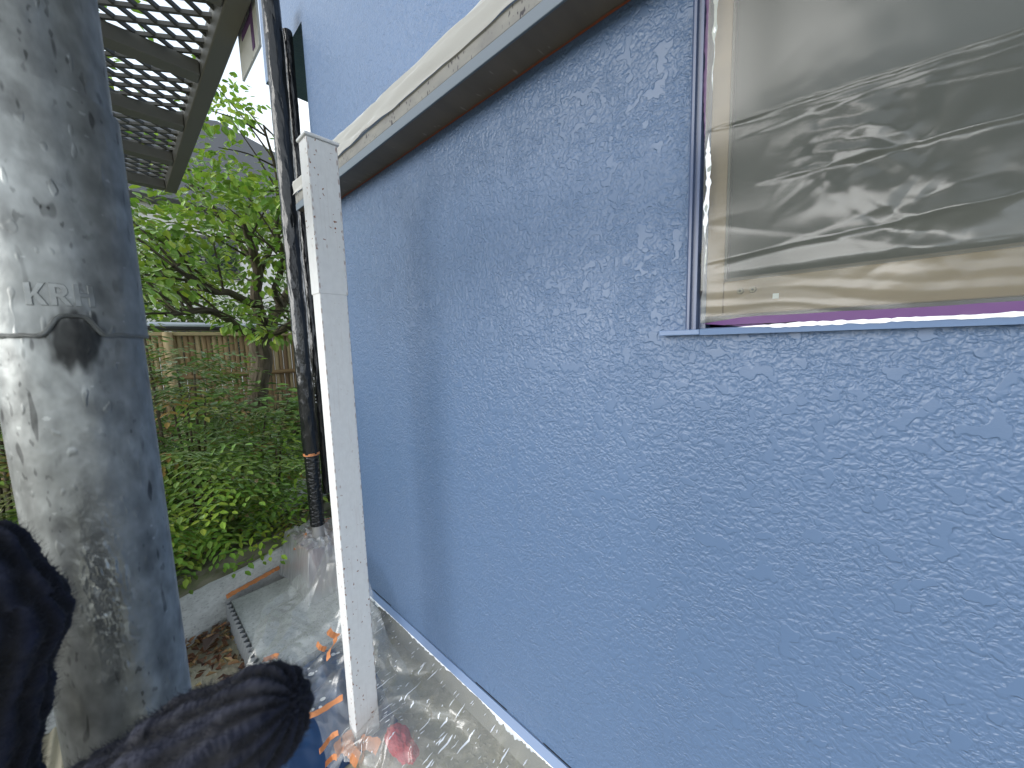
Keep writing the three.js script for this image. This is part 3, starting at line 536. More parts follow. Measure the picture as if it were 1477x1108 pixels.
  for (let i = 0; i < p.count; i++) { const q = lerp(a0, a1, (p.getX(i) - bb.min.x) / (bb.max.x - bb.min.x)), a = -(q + toCam), r = PR + 0.0019 + (p.getZ(i)); p.setXYZ(i, Math.cos(a) * r, rimY + 0.0125 + p.getY(i), -Math.sin(a) * r); }
  tg.computeVertexNormals();
  mesh('embossed_letters', tg, M.pole, t);
  // next pole of the row, 1.8 m further along the wall
  const t2 = thing('scaffold_pole', 'galvanised scaffold pole further along the yard behind the near pole', 'scaffold pole', [-2.09, 0, PZ]);
  mesh('tube', new THREE.CylinderGeometry(PR, PR, 4.2, 28).translate(0, 2.1, 0), M.pole, t2);
  mesh('base_plate', box(-0.07, 0.07, 0.0, 0.012, -0.07, 0.07, 0.002), M.pole, t2);
}
{
  const dm = std({ color: lin(0.15, 0.147, 0.125), roughness: 0.55, metalness: 0.2 }), wire = std({ color: lin(0.10, 0.10, 0.09), roughness: 0.5, metalness: 0.3 });
  const y = 2.33, z0 = 0.66, z1 = 1.12;
  const deck = (x0, x1, label) => {
    const t = thing('scaffold_deck', label, 'scaffold deck', [x0, y, 0], 'mesh decks of the scaffold');
    const w = x1 - x0;
    for (const [a, b] of [[z0, z0 + 0.035], [z1 - 0.035, z1]]) mesh('side_rail', box(0, w, -0.03, 0.03, a, b, 0.003), dm, t);
    for (let i = 0; i <= 6; i++) { const x = lerp(0.02, w - 0.02, i / 6); mesh('cross_rib', box(x - 0.02, x + 0.02, -0.028, 0.005, z0 + 0.036, z1 - 0.036, 0.002), dm, t); }
    const bars = [], pitch = 0.045;
    for (let k = -14; k * pitch < w + 0.5; k++) for (const s of [1, -1]) {
      let a = k * pitch, za = z0 + 0.03, b = a + (z1 - z0 - 0.06) * 0.75, zb = z1 - 0.03; if (s < 0) [za, zb] = [zb, za];
      if (b < 0.01 || a > w - 0.01) continue;
      if (a < 0.01) { za += (zb - za) * (0.01 - a) / (b - a); a = 0.01; } if (b > w - 0.01) { zb = za + (zb - za) * (w - 0.01 - a) / (b - a); b = w - 0.01; }
      const L = Math.hypot(b - a, zb - za), g = new THREE.BoxGeometry(L, 0.008, 0.006); g.rotateY(-Math.atan2(zb - za, b - a)).translate((a + b) / 2, 0.010 + 0.001 * s, (za + zb) / 2); bars.push(g);
    }
    tag(mesh('expanded_mesh', mergeGeometries(bars), wire, t), 'grey expanded metal mesh', null, null, 'stuff');
    return t;
  };
  deck(-2.06, -0.30, 'mesh scaffold deck overhead on the left, beside the tag with purple mark');
  deck(-0.25, 1.50, 'mesh scaffold deck overhead nearer the window');
  for (const [x0, x1, lab] of [[-2.06, -0.30, 'unseen solid plank added outside the left mesh deck to shade the wall'], [-0.25, 1.50, 'unseen solid plank added outside the deck nearer the window to shade the wall']]) {  // unseen planks and tall toe boards added to deepen the wall's dark band
    const t = thing('added_shade_plank', lab, 'added plank', [x0, y, 0]);
    mesh('plank_top', box(0, x1 - x0, 0, 0.006, 1.125, 1.36), dm, t);
    for (const [a, b] of [[1.125, 1.14], [1.345, 1.36]]) mesh('plank_flange', box(0, x1 - x0, -0.04, -0.0005, a, b), dm, t);
    mesh('added_toe_board', box(0, x1 - x0, 0.0065, 0.29, 1.342, 1.36, 0.003), dm, t);
  }
  // white tag with a purple mark hanging on the rail
  const tg = thing('rail_tag', 'white tag with purple mark on the inner rail of the overhead deck', 'tag', [-0.93, 2.28, 0.652]);
  mesh('tag_plate', box(-0.06, 0.075, -0.05, 0.09, -0.002, 0.002), std({ color: lin(0.62, 0.62, 0.57), roughness: 0.6 }), tg);
  mesh('printed_mark', mergeGeometries([box(0.035, 0.05, -0.04, 0.08, 0.0022, 0.0032), box(-0.03, 0.034, 0.012, 0.027, 0.0022, 0.0032)]), M.purpleTape, tg);
}

// ------------------------------------------------------------------ garden: bamboo fence
{
  const FX = -6.0, fy0 = 0.4, fy1 = 1.86;
  const t = thing('bamboo_fence', 'tan bamboo pole fence with dark top rail behind the garden', 'fence');
  const r = rng(55), cols = [[0.30, 0.20, 0.095], [0.36, 0.25, 0.125], [0.25, 0.16, 0.075], [0.40, 0.30, 0.16], [0.21, 0.13, 0.065]].map((c) => std({ color: lin(...c), roughness: 0.6 }));
  const gs = [0, 1, 2].map((k) => { const L = fy1 - fy0; const pts = []; for (let i = 0; i <= 12; i++) { const yy = i / 12 * L; pts.push(new THREE.Vector2(0.0272, yy)); const ny = yy + 0.05 * (k + 1) / 3; if (i < 12 && i % 3 === k) { pts.push(new THREE.Vector2(0.026, ny), new THREE.Vector2(0.0285, ny + 0.005), new THREE.Vector2(0.026, ny + 0.01)); } } return new THREE.LatheGeometry(pts, 8); });
  for (let i = 0; i < 110; i++) { const c = mesh('bamboo_pole', gs[(r() * 3) | 0], cols[(r() * 5) | 0], t); c.position.set(FX + 0.006 * (r() - 0.5), fy0, -3.3 + i * 0.056 + 0.004 * (r() - 0.5)); c.rotation.set(0.008 * (r() - 0.5), r() * 6, 0.008 * (r() - 0.5)); }
  for (const yy of [0.75, 1.35]) mesh('rail', new THREE.CylinderGeometry(0.03, 0.03, 7, 10).rotateX(Math.PI / 2).translate(FX + 0.055, yy, -0.2), cols[2], t);
  for (const zz of [-2.9, -1.2, 0.45, 2.1]) mesh('fence_post', new THREE.CylinderGeometry(0.045, 0.045, 1.5, 12).translate(FX + 0.10, 1.15, zz), cols[3], t);
  mesh('top_rail', box(FX - 0.05, FX + 0.08, fy1 + 0.002, fy1 + 0.045, -3.7, 3.3, 0.005), std({ color: lin(0.42, 0.33, 0.18), roughness: 0.6 }), t);
  mesh('dark_cap', box(FX - 0.10, FX + 0.05, fy1 + 0.075, fy1 + 0.115, -3.8, 3.4, 0.01), std({ color: lin(0.02, 0.02, 0.022), roughness: 0.5 }), t);
  mesh('metal_cap', boxUV(new THREE.CylinderGeometry(0.10, 0.10, 7.2, 20, 1, false, 0, Math.PI).rotateX(Math.PI / 2).scale(1, 0.55, 1).translate(FX - 0.06, fy1 + 0.116, -0.2)), std({ color: lin(0.42, 0.45, 0.50), roughness: 0.35, metalness: 0.5 }), t);
}
// neighbour's house
{
  const t = thing('neighbour_house', 'pale neighbouring house with windows behind the garden fence', 'house', [-13, 0, 0]);
  const wm = std({ color: lin(0.70, 0.69, 0.66), roughness: 0.9, bumpMap: concreteBump, bumpScale: 0.004 });
  mesh('wall', box(-6, 0, 0, 5.4, -9, 6), wm, t);
  const rf = new THREE.Shape(); rf.moveTo(-9.6, 5.402); rf.lineTo(6.6, 5.402); rf.lineTo(6.6, 5.55); rf.lineTo(-1.5, 7.6); rf.lineTo(-9.6, 5.55); rf.closePath();
  mesh('roof', new THREE.ExtrudeGeometry(rf, { depth: 7.4, bevelEnabled: false }).rotateY(-Math.PI / 2).translate(0.7, 0, 0), std({ color: lin(0.10, 0.105, 0.115), roughness: 0.6 }), t);
  const fr = std({ color: lin(0.08, 0.075, 0.07), roughness: 0.4 }), gl = std({ color: lin(0.03, 0.035, 0.04), roughness: 0.08 });
  for (const [za, zb, ya, yb] of [[-1.8, -0.2, 1.2, 2.4], [1.4, 3.0, 1.2, 2.4], [-1.8, -0.2, 3.7, 4.8], [1.4, 3.0, 3.7, 4.8], [-6, -4.4, 1.2, 2.4]]) {
    const w = sub('window', t);
    mesh('window_frame', mergeGeometries([box(0.003, 0.06, ya, ya + 0.06, za, zb), box(0.003, 0.06, yb - 0.06, yb, za, zb), box(0.003, 0.058, ya + 0.06, yb - 0.06, za, za + 0.06), box(0.003, 0.058, ya + 0.06, yb - 0.06, zb - 0.06, zb), box(0.003, 0.058, ya + 0.06, yb - 0.06, (za + zb) / 2 - 0.03, (za + zb) / 2 + 0.03)]), fr, w);
    mesh('pane', box(0.003, 0.02, ya + 0.061, yb - 0.061, za + 0.061, (za + zb) / 2 - 0.031), gl, w);
    mesh('pane', box(0.003, 0.02, ya + 0.061, yb - 0.061, (za + zb) / 2 + 0.031, zb - 0.061), gl, w);
  }
}
// grey paving slabs in the garden
for (const [x, z, w, d, rot, lab] of [[-3.55, -0.05, 0.7, 0.8, 0.2, 'grey stepping slab in the garden beside the downpipe'], [-4.45, -0.62, 0.8, 0.8, 0.35, 'grey stepping slab further back in the garden']]) {
  const m = mesh('paving_slab', box(-w / 2, w / 2, 0, 0.07, -d / 2, d / 2, 0.01), M.concrete); m.position.set(x, 0.40, z); m.rotation.y = rot; tag(m, lab, 'slab');
}

// ------------------------------------------------------------------ plants
class Leaves {
  constructor() { this.p = []; this.c = []; }
  leaf(o, dir, nrm, L, W, col, fold = 0.25) {                 // six-point leaf: two blades folded along the midrib
    const side = new THREE.Vector3().crossVectors(dir, nrm).normalize(), n = new THREE.Vector3().crossVectors(side, dir).normalize();
    const P = (a, s, h) => [o.x + dir.x * a * L + side.x * s * W + n.x * h * L, o.y + dir.y * a * L + side.y * s * W + n.y * h * L, o.z + dir.z * a * L + side.z * s * W + n.z * h * L];
    const b = P(0, 0, 0), m = P(0.5, 0, -fold * W / L), tip = P(1, 0, -0.14), l1 = P(0.32, 1, 0.02), l2 = P(0.7, 0.75, -0.04), r1 = P(0.32, -1, 0.02), r2 = P(0.7, -0.75, -0.04);
    for (const t of [[b, l1, m], [l1, l2, m], [l2, tip, m], [b, m, r1], [r1, m, r2], [r2, m, tip]]) for (const q of t) { this.p.push(q[0], q[1], q[2]); this.c.push(col[0], col[1], col[2]); }
  }
  build(name, mat, parent) { const g = new THREE.BufferGeometry(); g.setAttribute('position', new THREE.BufferAttribute(new Float32Array(this.p), 3)); g.setAttribute('color', new THREE.BufferAttribute(new Float32Array(this.c), 3)); g.computeVertexNormals(); return mesh(name, g, mat, parent); }
}
M.leaf = phys({ vertexColors: true, roughness: 0.33, transmission: 0.0 });
M.leafThin = phys({ vertexColors: true, roughness: 0.8, transmission: 0.5, thickness: 0 });
M.bark = std({ map: texture(256, 512, (u, v) => { const a = fbm(u * 8, v * 14, 5, 8 * 8, 131), m = ss(0.1, 0.6, pn(u * 4, v * 6, 12, 132)); return [0.085 + 0.05 * a + 0.01 * m, 0.068 + 0.04 * a + 0.02 * m, 0.045 + 0.03 * a]; }, true), roughness: 0.95, bumpMap: texture(256, 512, (u, v) => 0.5 + 0.4 * fbm(u * 8, v * 14, 5, 64, 131), false), bumpScale: 0.012 });
M.stem = std({ color: lin(0.07, 0.055, 0.03), roughness: 0.8 });
const V = (x, y, z) => new THREE.Vector3(x, y, z);
const rdir = (r, up = 0) => { const a = r() * 6.283, y = r() * 2 - 1 + up, s = Math.sqrt(Math.max(0, 1 - Math.min(1, y * y))); return V(Math.cos(a) * s, y, Math.sin(a) * s).normalize(); };
const tint = (c, r, k = 0.25) => { const s = 1 - k + 2 * k * r(), y = 1 + 0.25 * (r() - 0.3); return [c[0] * s * y, c[1] * s, c[2] * s * 0.9]; };

// nandina-like bushes: cane stems with layered compound leaves
function nandina(label, x, z, h, spread, nComp, seed, colors, leafL = 0.066) {
  const r = rng(seed), t = thing('shrub', label, 'shrub', [x, GARDEN, z]), F = new Leaves(), stems = [];
  const nS = 5;
  const tops = [];
  for (let i = 0; i < nS; i++) { const a = i / nS * 6.28 + r(), top = V(Math.cos(a) * spread * 0.5 * r(), h * (0.7 + 0.3 * r()), Math.sin(a) * spread * 0.5 * r()); stems.push(taper([[Math.cos(a) * 0.06, -0.05, Math.sin(a) * 0.06], [top.x * 0.6, top.y * 0.5, top.z * 0.6], top.toArray()], [0.010, 0.006], 10, 6)); tops.push(top); }
  for (let i = 0; i < nComp; i++) {
    const yy = Math.pow(r(), 0.7), a = r() * 6.283, rad = spread * (0.35 + 0.65 * r()) * (0.75 + 0.35 * Math.sin(yy * 2.6));
    const lump = 1 + 0.3 * pn(Math.cos(a) * 2 + seed, yy * 4, 4096, 4);
    const o = V(Math.cos(a) * rad * 0.55 * lump, h * (0.02 + 0.95 * yy), Math.sin(a) * rad * 0.55 * lump);
    const dir = V(Math.cos(a + (r() - 0.5)), 0.9 * (r() - 0.45), Math.sin(a + (r() - 0.5))).normalize();
    const side = V(-dir.z, 0.9 * (r() - 0.5), dir.x).normalize(), up = new THREE.Vector3().crossVectors(side, dir).normalize(); if (up.y < 0) up.negate();
    const c = r() < 0.05 ? tint([0.34, 0.24, 0.05], r) : tint(colors[(r() * colors.length) | 0], r, 0.42), n = 3 + (r() * 3 | 0), Lr = leafL * (3.4 + 1.5 * r());
    for (let k = 0; k <= n; k++) {
      const q = o.clone().addScaledVector(dir, Lr * k / n); q.y -= 0.07 * Lr * (k / n) ** 2 * 3;
      const sc = 1 - 0.35 * k / n;
      if (k === n) F.leaf(q, dir.clone().add(V(0, -0.25, 0)).normalize(), up, leafL * 1.15 * sc, leafL * 0.21, tint(c, r, 0.12));
      else for (const s of [1, -1]) {
        const d2 = dir.clone().multiplyScalar(0.5).addScaledVector(side, s * 0.85).add(V(0, -0.25 * r(), 0)).normalize();
        F.leaf(q, d2, up, leafL * (0.85 + 0.3 * r()) * sc, leafL * 0.19, tint(c, r, 0.12));
        const q2 = q.clone().addScaledVector(d2, leafL * 0.9); F.leaf(q2, d2.clone().addScaledVector(dir, 0.5).normalize(), up, leafL * 0.7 * sc, leafL * 0.16, tint(c, r, 0.12));
      }
    }
  }
  mesh('stems', mergeGeometries(stems), M.stem, t);
  F.build('foliage', M.leafThin, t);
  return t;
}
const NG = [[0.16, 0.33, 0.03], [0.21, 0.40, 0.035], [0.12, 0.26, 0.025], [0.30, 0.44, 0.045]];
const DG = [[0.085, 0.18, 0.025], [0.11, 0.23, 0.028], [0.14, 0.27, 0.03], [0.19, 0.24, 0.04]];
nandina('bright green feathery shrub overhanging the retaining wall beside the scaffold pole', -2.92, 0.62, 0.75, 0.42, 250, 11, NG);
nandina('bright green feathery shrub at the retaining wall nearest the downpipe', -3.02, 0.22, 0.60, 0.34, 170, 12, NG);
nandina('tall dark green feathery shrub right behind the scaffold pole edge', -3.25, 0.60, 1.35, 0.42, 190, 13, DG);
nandina('feathery shrub showing left of the scaffold pole', -3.1, 1.35, 1.25, 0.5, 300, 14, DG);
nandina('mid green feathery shrub in the middle of the bed below the tree', -3.45, 0.28, 0.85, 0.40, 130, 15, DG.concat(NG));
nandina('low feathery shrub hidden at the left end of the retaining wall', -2.75, 1.25, 0.6, 0.4, 200, 16, NG);
// thin upright sapling with fine leaves
{
  const r = rng(21), b = hit(238, 640, 'x', -3.15), t = thing('sapling', 'slim sapling with thin upright stem and fine leaves by the scaffold pole', 'tree', [b.x, GARDEN, b.z]), F = new Leaves();
  mesh('stem', taper([[0, -0.05, 0], [0.01, 0.8, 0.01], [-0.01, 1.5, 0.03], [0.0, 2.3, 0.05]], [0.011, 0.009, 0.006, 0.003], 24, 7), M.stem, t);
  for (let i = 0; i < 520; i++) { const y = 0.5 + 1.75 * r(), a = r() * 6.28, d = V(Math.cos(a), 0.2 * r(), Math.sin(a)), rad = 0.30 * r() * (1.1 - 0.25 * y); const o = V(d.x * rad, y + rad * 0.2, d.z * rad + 0.03); F.leaf(o, d.clone().add(V((r() - 0.5) * 0.8, -0.6 * r(), (r() - 0.5) * 0.8)).normalize(), V((r() - 0.5) * 2, 1, (r() - 0.5) * 2), 0.035 + 0.02 * r(), 0.010, tint(DG[(r() * 4) | 0], r)); }
  F.build('foliage', M.leafThin, t);
}
// broad-leaved glossy shrub below the tree
function broad(label, x, z, h, rad, n, seed, cols) {
  const r = rng(seed), t = thing('shrub', label, 'shrub', [x, GARDEN, z]), F = new Leaves(), st = [];
  for (let i = 0; i < 7; i++) { const a = r() * 6.28, e = [Math.cos(a) * rad * 0.7, h * (0.6 + 0.4 * r()), Math.sin(a) * rad * 0.7]; st.push(taper([[0, -0.05, 0], [e[0] * 0.5, e[1] * 0.5, e[2] * 0.5], e], [0.014, 0.005], 8, 6)); }
  for (let i = 0; i < n; i++) { const a = r() * 6.28, q = Math.sqrt(r()), y = h * (0.25 + 0.8 * r() * Math.sqrt(1 - 0.75 * q * q)); const o = V(Math.cos(a) * q * rad, y, Math.sin(a) * q * rad), d = V(Math.cos(a) + (r() - 0.5) * 1.2, 0.3 * (r() - 0.4), Math.sin(a) + (r() - 0.5) * 1.2).normalize(); F.leaf(o, d, V((r() - 0.5) * 0.7, 1, (r() - 0.5) * 0.7), 0.085 + 0.05 * r(), 0.026 + 0.014 * r(), tint(cols[(r() * cols.length) | 0], r)); }
  mesh('stems', mergeGeometries(st), M.stem, t); F.build('foliage', M.leaf, t);
}
broad('broad-leaved glossy shrub in front of the tree trunk', -4.35, -0.05, 0.95, 0.62, 900, 71, [[0.10, 0.21, 0.05], [0.13, 0.25, 0.06], [0.075, 0.16, 0.04]]);
broad('broad-leaved shrub beside the downpipe in the garden', -4.6, -0.85, 0.85, 0.55, 600, 72, [[0.12, 0.23, 0.045], [0.18, 0.28, 0.06]]);
broad('broad-leaved shrub at the foot of the bamboo fence', -5.2, 0.75, 1.05, 0.6, 600, 73, [[0.06, 0.13, 0.03], [0.08, 0.16, 0.03]]);
// ground cover
{
  const r = rng(88), F = new Leaves();
  for (let i = 0; i < 5200; i++) { const z = -2.6 + 5.0 * r(), x = WX(Math.min(3, z)) - 0.2 - 3.0 * r(); if (pn(x * 1.3, z * 1.3, 4096, 9) < -0.15) continue; const a = r() * 6.28; F.leaf(V(x, GARDEN + 0.08 + 0.10 * r(), z), V(Math.cos(a), 0.5 * (r() - 0.3), Math.sin(a)).normalize(), V((r() - 0.5) * 0.5, 1, (r() - 0.5) * 0.5), 0.03 + 0.035 * r(), 0.010 + 0.008 * r(), tint([[0.06, 0.09, 0.02], [0.09, 0.11, 0.03], [0.12, 0.10, 0.04], [0.05, 0.08, 0.02]][(r() * 4) | 0], r)); }
  tag(F.build('ground_cover', M.leaf), 'low mixed ground cover over the garden soil', 'ground cover', null, 'stuff');
}
// the garden tree
{
  const TX = -4.9, P = (x, y, dx = 0) => { const q = hit(x, y, 'x', TX + dx); return [q.x, q.y, q.z]; };
  const t = thing('garden_tree', 'gnarled garden tree with spreading limbs in front of the bamboo fence', 'tree');
  const B = P(374, 560);
  mesh('trunk', taper([[B[0], 0.30, B[2] + 0.03], P(372, 560), P(378, 520), P(374, 500), P(381, 480), P(384, 468)], [0.13, 0.105, 0.095, 0.10, 0.11, 0.085], 26, 12), M.bark, t);
  const limbs = [
    [[P(384, 472), P(375, 455, 0.1), P(369, 425, 0.15), P(372, 390, 0.2), P(350, 320, 0.5)], [0.07, 0.055, 0.05, 0.04, 0.02]],
    [[P(369, 440, 0.12), P(350, 432, 0.3), P(330, 422, 0.5), P(305, 420, 0.7), P(250, 385, 1.0)], [0.045, 0.036, 0.03, 0.026, 0.012]],
    [[P(383, 475), P(400, 450, -0.1), P(412, 428, -0.2), P(432, 395, -0.3), P(450, 300, -0.4)], [0.07, 0.055, 0.05, 0.04, 0.02]],
    [[P(388, 478), P(405, 476, 0.2), P(422, 466, 0.3), P(455, 440, 0.4)], [0.06, 0.045, 0.035, 0.02]],
    [[P(372, 484), P(345, 474, 0.3), P(325, 458, 0.5), P(298, 448, 0.7), P(240, 455, 1.0)], [0.055, 0.042, 0.035, 0.028, 0.012]],
    [[P(370, 400, 0.2), P(395, 340, -0.2), P(400, 260, -0.3), P(380, 180, 0)], [0.04, 0.03, 0.022, 0.01]],
    [[P(372, 390, 0.2), P(330, 330, -0.4), P(290, 280, -0.6), P(230, 230, -0.6)], [0.036, 0.028, 0.02, 0.01]],
    [[P(405, 440, -0.1), P(396, 420, 0.1), P(408, 380, 0.4), P(400, 330, 0.7)], [0.04, 0.032, 0.025, 0.012]],
  ];
  for (const [pts, rad] of limbs) mesh('limb', taper(pts, rad, 26, 9), M.bark, t);
  const r = rng(303), F = new Leaves(), tw = [];
  const cols = [[0.17, 0.33, 0.032], [0.23, 0.40, 0.036], [0.13, 0.26, 0.028], [0.30, 0.44, 0.045]];
  const clumps = [];
  for (const [pts, rad] of limbs) { const c = new THREE.CatmullRomCurve3(pts.map((p) => V(...p))); for (let k = 0; k < 9; k++) { const q = c.getPointAt(0.40 + 0.6 * r()); clumps.push([q, q.clone().add(V((r() - 0.5) * 1.2, -0.15 + 0.75 * r(), (r() - 0.5) * 1.4))]); } }
  for (let k = 0; k < 42; k++) clumps.push([null, V(TX + (r() - 0.5) * 2.4, 2.35 + 1.9 * r(), -0.2 + (r() - 0.5) * 3.6)]);
  for (const [a, c] of clumps) {
    if (a) tw.push(taper([a.toArray(), a.clone().lerp(c, 0.5).add(V(0, 0.04, 0)).toArray(), c.toArray()], [0.012, 0.004], 6, 5));
    const R = 0.20 + 0.16 * r(), n = 42 + (r() * 30 | 0);
    for (let i = 0; i < n; i++) { const d = rdir(r), o = c.clone().addScaledVector(d, R * Math.cbrt(r())); o.y = c.y + (o.y - c.y) * 0.6; const d2 = d.clone().add(V((r() - 0.5), -0.35, (r() - 0.5))).normalize(); F.leaf(o, d2, V((r() - 0.5) * 0.9, 1, (r() - 0.5) * 0.9), 0.062 + 0.03 * r(), 0.022 + 0.009 * r(), tint(cols[(r() * 4) | 0], r)); }
  }
  mesh('twigs', mergeGeometries(tw), M.bark, t);
  F.build('crown', M.leafThin, t);
}
// background trees beyond the fence
for (const [x, z, h, R, seed, lab] of [[-8.6, 2.6, 5.2, 1.7, 501, 'leafy tree beyond the fence to the left'], [-9.2, -3.2, 4.6, 1.6, 502, 'leafy tree beyond the fence near the house corner'], [-9.6, -0.2, 3.6, 1.3, 503, 'low leafy tree beyond the middle of the fence']]) {
  const r = rng(seed), t = thing('background_tree', lab, 'tree', [x, 0, z]), F = new Leaves();
  mesh('trunk', taper([[0, 0, 0], [0.1, h * 0.3, 0.05], [0, h * 0.6, 0], [0.1, h * 0.9, 0]], [0.14, 0.10, 0.06, 0.02], 16, 8), M.bark, t);
  for (let k = 0; k < 60; k++) { const d = rdir(r), c = V(d.x * R * Math.cbrt(r()), h * 0.66 + d.y * h * 0.32 * Math.cbrt(r()), d.z * R * Math.cbrt(r())); for (let i = 0; i < 60; i++) { const e = rdir(r), o = c.clone().addScaledVector(e, 0.42 * Math.cbrt(r())); F.leaf(o, e, V((r() - 0.5), 1, (r() - 0.5)), 0.09 + 0.05 * r(), 0.035, tint([[0.11, 0.21, 0.025], [0.15, 0.27, 0.03], [0.08, 0.17, 0.022]][(r() * 3) | 0], r)); } }
  F.build('crown', M.leafThin, t);
}

// ------------------------------------------------------------------ the gloved hand
{
  const J = (x, y, d) => atDepth(x, y, d);
  // chains of [pixel x, pixel y, depth, radius in m]; the hand comes up from below the frame on the left
  const chains = {
    index: [[40, 1330, 0.125, 0.0150], [-52, 1190, 0.112, 0.0136], [-46, 1050, 0.104, 0.0130], [-12, 905, 0.100, 0.0126], [-48, 815, 0.100, 0.0112]],
    thumb: [[60, 1300, 0.110, 0.0170], [150, 1178, 0.103, 0.0142], [270, 1098, 0.100, 0.0138], [372, 1040, 0.099, 0.0126]],
    middle: [[-40, 1340, 0.135, 0.0150], [-120, 1180, 0.130, 0.0138], [-170, 1040, 0.124, 0.0130], [-190, 930, 0.118, 0.0115]],
    ring: [[-110, 1380, 0.145, 0.0145], [-220, 1240, 0.145, 0.0132], [-290, 1110, 0.138, 0.0124], [-310, 1010, 0.130, 0.0110]],
    little: [[-160, 1440, 0.150, 0.0135], [-290, 1330, 0.152, 0.0118], [-370, 1230, 0.146, 0.0110], [-400, 1150, 0.140, 0.0098]],
    palm1: [[60, 1560, 0.150, 0.0230], [0, 1360, 0.135, 0.0190]],
    palm2: [[20, 1580, 0.160, 0.0230], [-90, 1400, 0.145, 0.0185]],
    palm3: [[80, 1560, 0.145, 0.0220], [70, 1330, 0.118, 0.0190]],
    wrist: [[60, 1580, 0.155, 0.0260], [90, 1800, 0.170, 0.0270]],
  };
  const bones = [];
  for (const c of Object.values(chains)) for (let i = 0; i + 1 < c.length; i++) { const A = J(c[i][0], c[i][1], c[i][2]), B = J(c[i + 1][0], c[i + 1][1], c[i + 1][2]); bones.push({ A, D: B.clone().sub(A), ra: c[i][3], rb: c[i + 1][3], l2: A.distanceToSquared(B) }); }
  const k = 0.005, q = V();
  const field = (q) => { let acc = 0; for (const b of bones) { const ax = q.x - b.A.x, ay = q.y - b.A.y, az = q.z - b.A.z; let t = (ax * b.D.x + ay * b.D.y + az * b.D.z) / b.l2; t = t < 0 ? 0 : t > 1 ? 1 : t; const dx = ax - b.D.x * t, dy = ay - b.D.y * t, dz = az - b.D.z * t, d = Math.sqrt(dx * dx + dy * dy + dz * dz) - (b.ra + (b.rb - b.ra) * t); if (d < 0.05) acc += Math.exp(-d / (k * 0.45)); } return acc > 0 ? k * 0.45 * Math.log(acc) : -0.05; };
  const grid = (ctr, S, N) => {
    const mc = new MarchingCubes(N, new THREE.MeshStandardMaterial(), false, false, 400000);
    for (let z = 0; z < N; z++) for (let y = 0; y < N; y++) for (let x = 0; x < N; x++) { q.set(ctr.x + (x - N / 2) / N * S, ctr.y + (y - N / 2) / N * S, ctr.z + (z - N / 2) / N * S); mc.field[x + y * N + z * N * N] = field(q); }
    mc.isolation = 0; mc.update();
    const a = mc.positionArray.slice(0, mc.count * 3);
    for (let i = 0; i < a.length; i += 3) { a[i] = ctr.x + a[i] * S / 2; a[i + 1] = ctr.y + a[i + 1] * S / 2; a[i + 2] = ctr.z + a[i + 2] * S / 2; }
    return a;
  };
  const bb = new THREE.Box3(); for (const b of bones) { bb.expandByPoint(b.A); bb.expandByPoint(b.A.clone().add(b.D)); } bb.expandByScalar(0.035);
  const size = bb.getSize(V()), big = Math.max(size.x, size.y, size.z);
  // a fine grid for the finger and thumb in view, a coarse one for the rest of the hand
  const fc = J(190, 1000, 0.098), FS = 0.125;
  const inside = (x, y, z, m) => Math.abs(x - fc.x) < FS / 2 - m && Math.abs(y - fc.y) < FS / 2 - m && Math.abs(z - fc.z) < FS / 2 - m;
  const fine = grid(fc, FS, 170), coarse = grid(bb.getCenter(V()), big, 90), keep = [];
  for (let i = 0; i < coarse.length; i += 9) { const x = (coarse[i] + coarse[i + 3] + coarse[i + 6]) / 3, y = (coarse[i + 1] + coarse[i + 4] + coarse[i + 7]) / 3, z = (coarse[i + 2] + coarse[i + 5] + coarse[i + 8]) / 3; if (!inside(x, y, z, 0.003)) for (let w = 0; w < 9; w++) keep.push(coarse[i + w]); }
  for (let i = 0; i < fine.length; i++) keep.push(fine[i]);
  let g = new THREE.BufferGeometry(); g.setAttribute('position', new THREE.BufferAttribute(new Float32Array(keep), 3));
  g = mergeVertices(g, 2e-5); g.computeVertexNormals();
  const p = g.attributes.position, n = g.attributes.normal, col = new Float32Array(p.count * 3);
  // knit ribs run along each bone: find the nearest bone and the angle round it
  const r = rng(62), fuzzPts = [];
  const W = V(), X = V(), Y = V(), Z = V();
  for (let i = 0; i < p.count; i++) {
    q.fromBufferAttribute(p, i); let best = 1e9, bb2 = null, bt = 0;
    for (const b of bones) { W.copy(q).sub(b.A); const t = clamp(W.dot(b.D) / b.l2), d = W.addScaledVector(b.D, -t).length() - lerp(b.ra, b.rb, t); if (d < best) { best = d; bb2 = b; bt = t; } }
    Z.copy(bb2.D).normalize(); X.crossVectors(Z, V(0.3, 0.9, 0.2)).normalize(); Y.crossVectors(Z, X);
    W.copy(q).sub(bb2.A); const ang = Math.atan2(W.dot(Y), W.dot(X)), s = W.dot(Z);
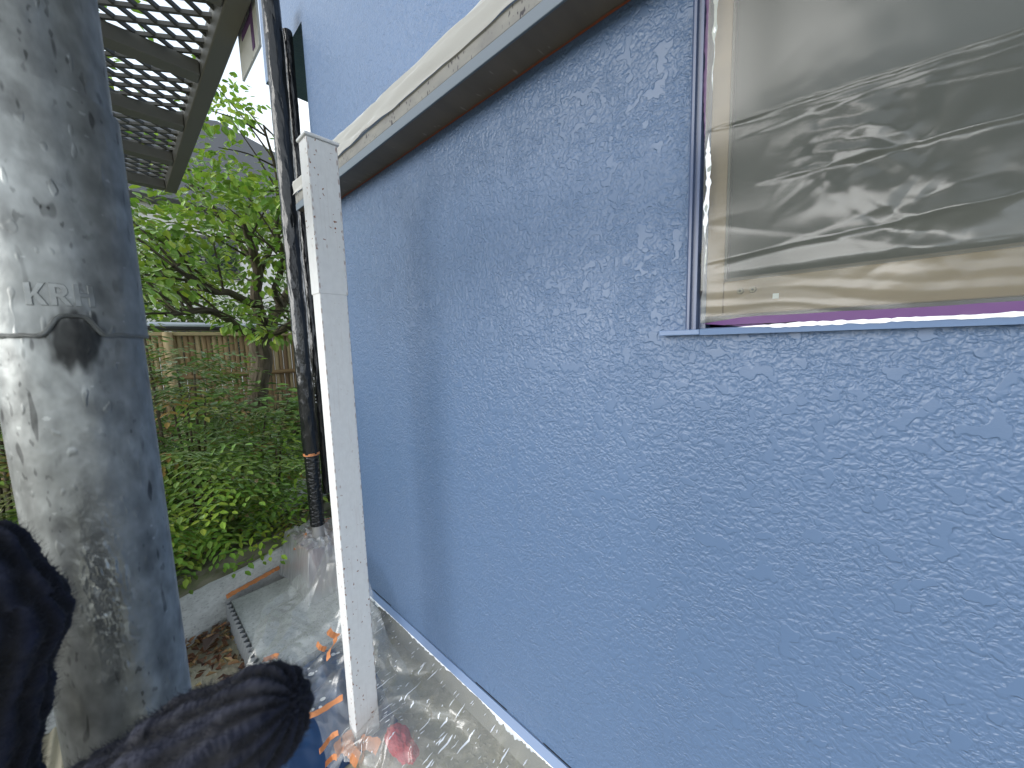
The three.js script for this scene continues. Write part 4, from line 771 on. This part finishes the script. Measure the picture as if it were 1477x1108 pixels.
    const w = 0.5 + 0.5 * Math.cos(ang * 13 + 1.2 * pn(s * 60, ang * 2, 4096, 5)), v = 0.5 + 0.5 * Math.cos(s * 3600 + (w > 0.5 ? 0 : 3.1)), e = fbm(s * 140, ang * 3, 3, 4096, 8);
    const d = 0.0012 * (w - 0.5) + 0.0004 * (v - 0.5) * w + 0.0008 * e;
    p.setXYZ(i, q.x + n.getX(i) * d, q.y + n.getY(i) * d, q.z + n.getZ(i) * d);
    const c = lerp(0.25, 1.3, w * w) * (1 + 0.5 * e), topGlow = clamp(0.22 * ss(-0.1, 0.8, n.getY(i) - n.getX(i) * 0.3) * ss(0.25, 0.8, e + 0.35 * w + 0.25 * pn(q.x * 90, q.z * 90 + q.y * 70, 4096, 17)));  // highlight along up-facing knit painted into the vertex colour
    col[i * 3] = lerp(0.0030 * c, 0.085, topGlow); col[i * 3 + 1] = lerp(0.0052 * c, 0.085, topGlow); col[i * 3 + 2] = lerp(0.0165 * c, 0.10, topGlow);
    if (r() < 0.3) fuzzPts.push(i);
  }
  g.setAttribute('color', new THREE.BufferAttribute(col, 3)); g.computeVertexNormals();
  const t = thing('gloved_hand', 'dark navy knitted work glove with finger and thumb reaching in at the lower left', 'hand');
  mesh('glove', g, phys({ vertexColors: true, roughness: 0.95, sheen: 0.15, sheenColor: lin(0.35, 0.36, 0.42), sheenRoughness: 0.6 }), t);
  const fz = new THREE.ConeGeometry(0.00007, 0.0026, 4).translate(0, 0.0011, 0).rotateX(0.5);
  const im = new THREE.InstancedMesh(fz, std({ color: lin(0.014, 0.017, 0.03), roughness: 1 }), fuzzPts.length), m4 = new THREE.Matrix4(), qt = new THREE.Quaternion();
  fuzzPts.forEach((i, j) => { const nn = V(n.getX(i) + (r() - 0.5) * 1.3, n.getY(i) + (r() - 0.5) * 1.3, n.getZ(i) + (r() - 0.5) * 1.3).normalize(); qt.setFromUnitVectors(V(0, 1, 0), nn); m4.compose(V(p.getX(i), p.getY(i), p.getZ(i)), qt, V(1, 0.5 + r(), 1)); im.setMatrixAt(j, m4); });
  im.name = 'wool_fuzz'; finish(im); tag(im, 'short wool fibres on the glove', null, null, 'stuff'); t.add(im);
}

renderer.render(scene, camera);
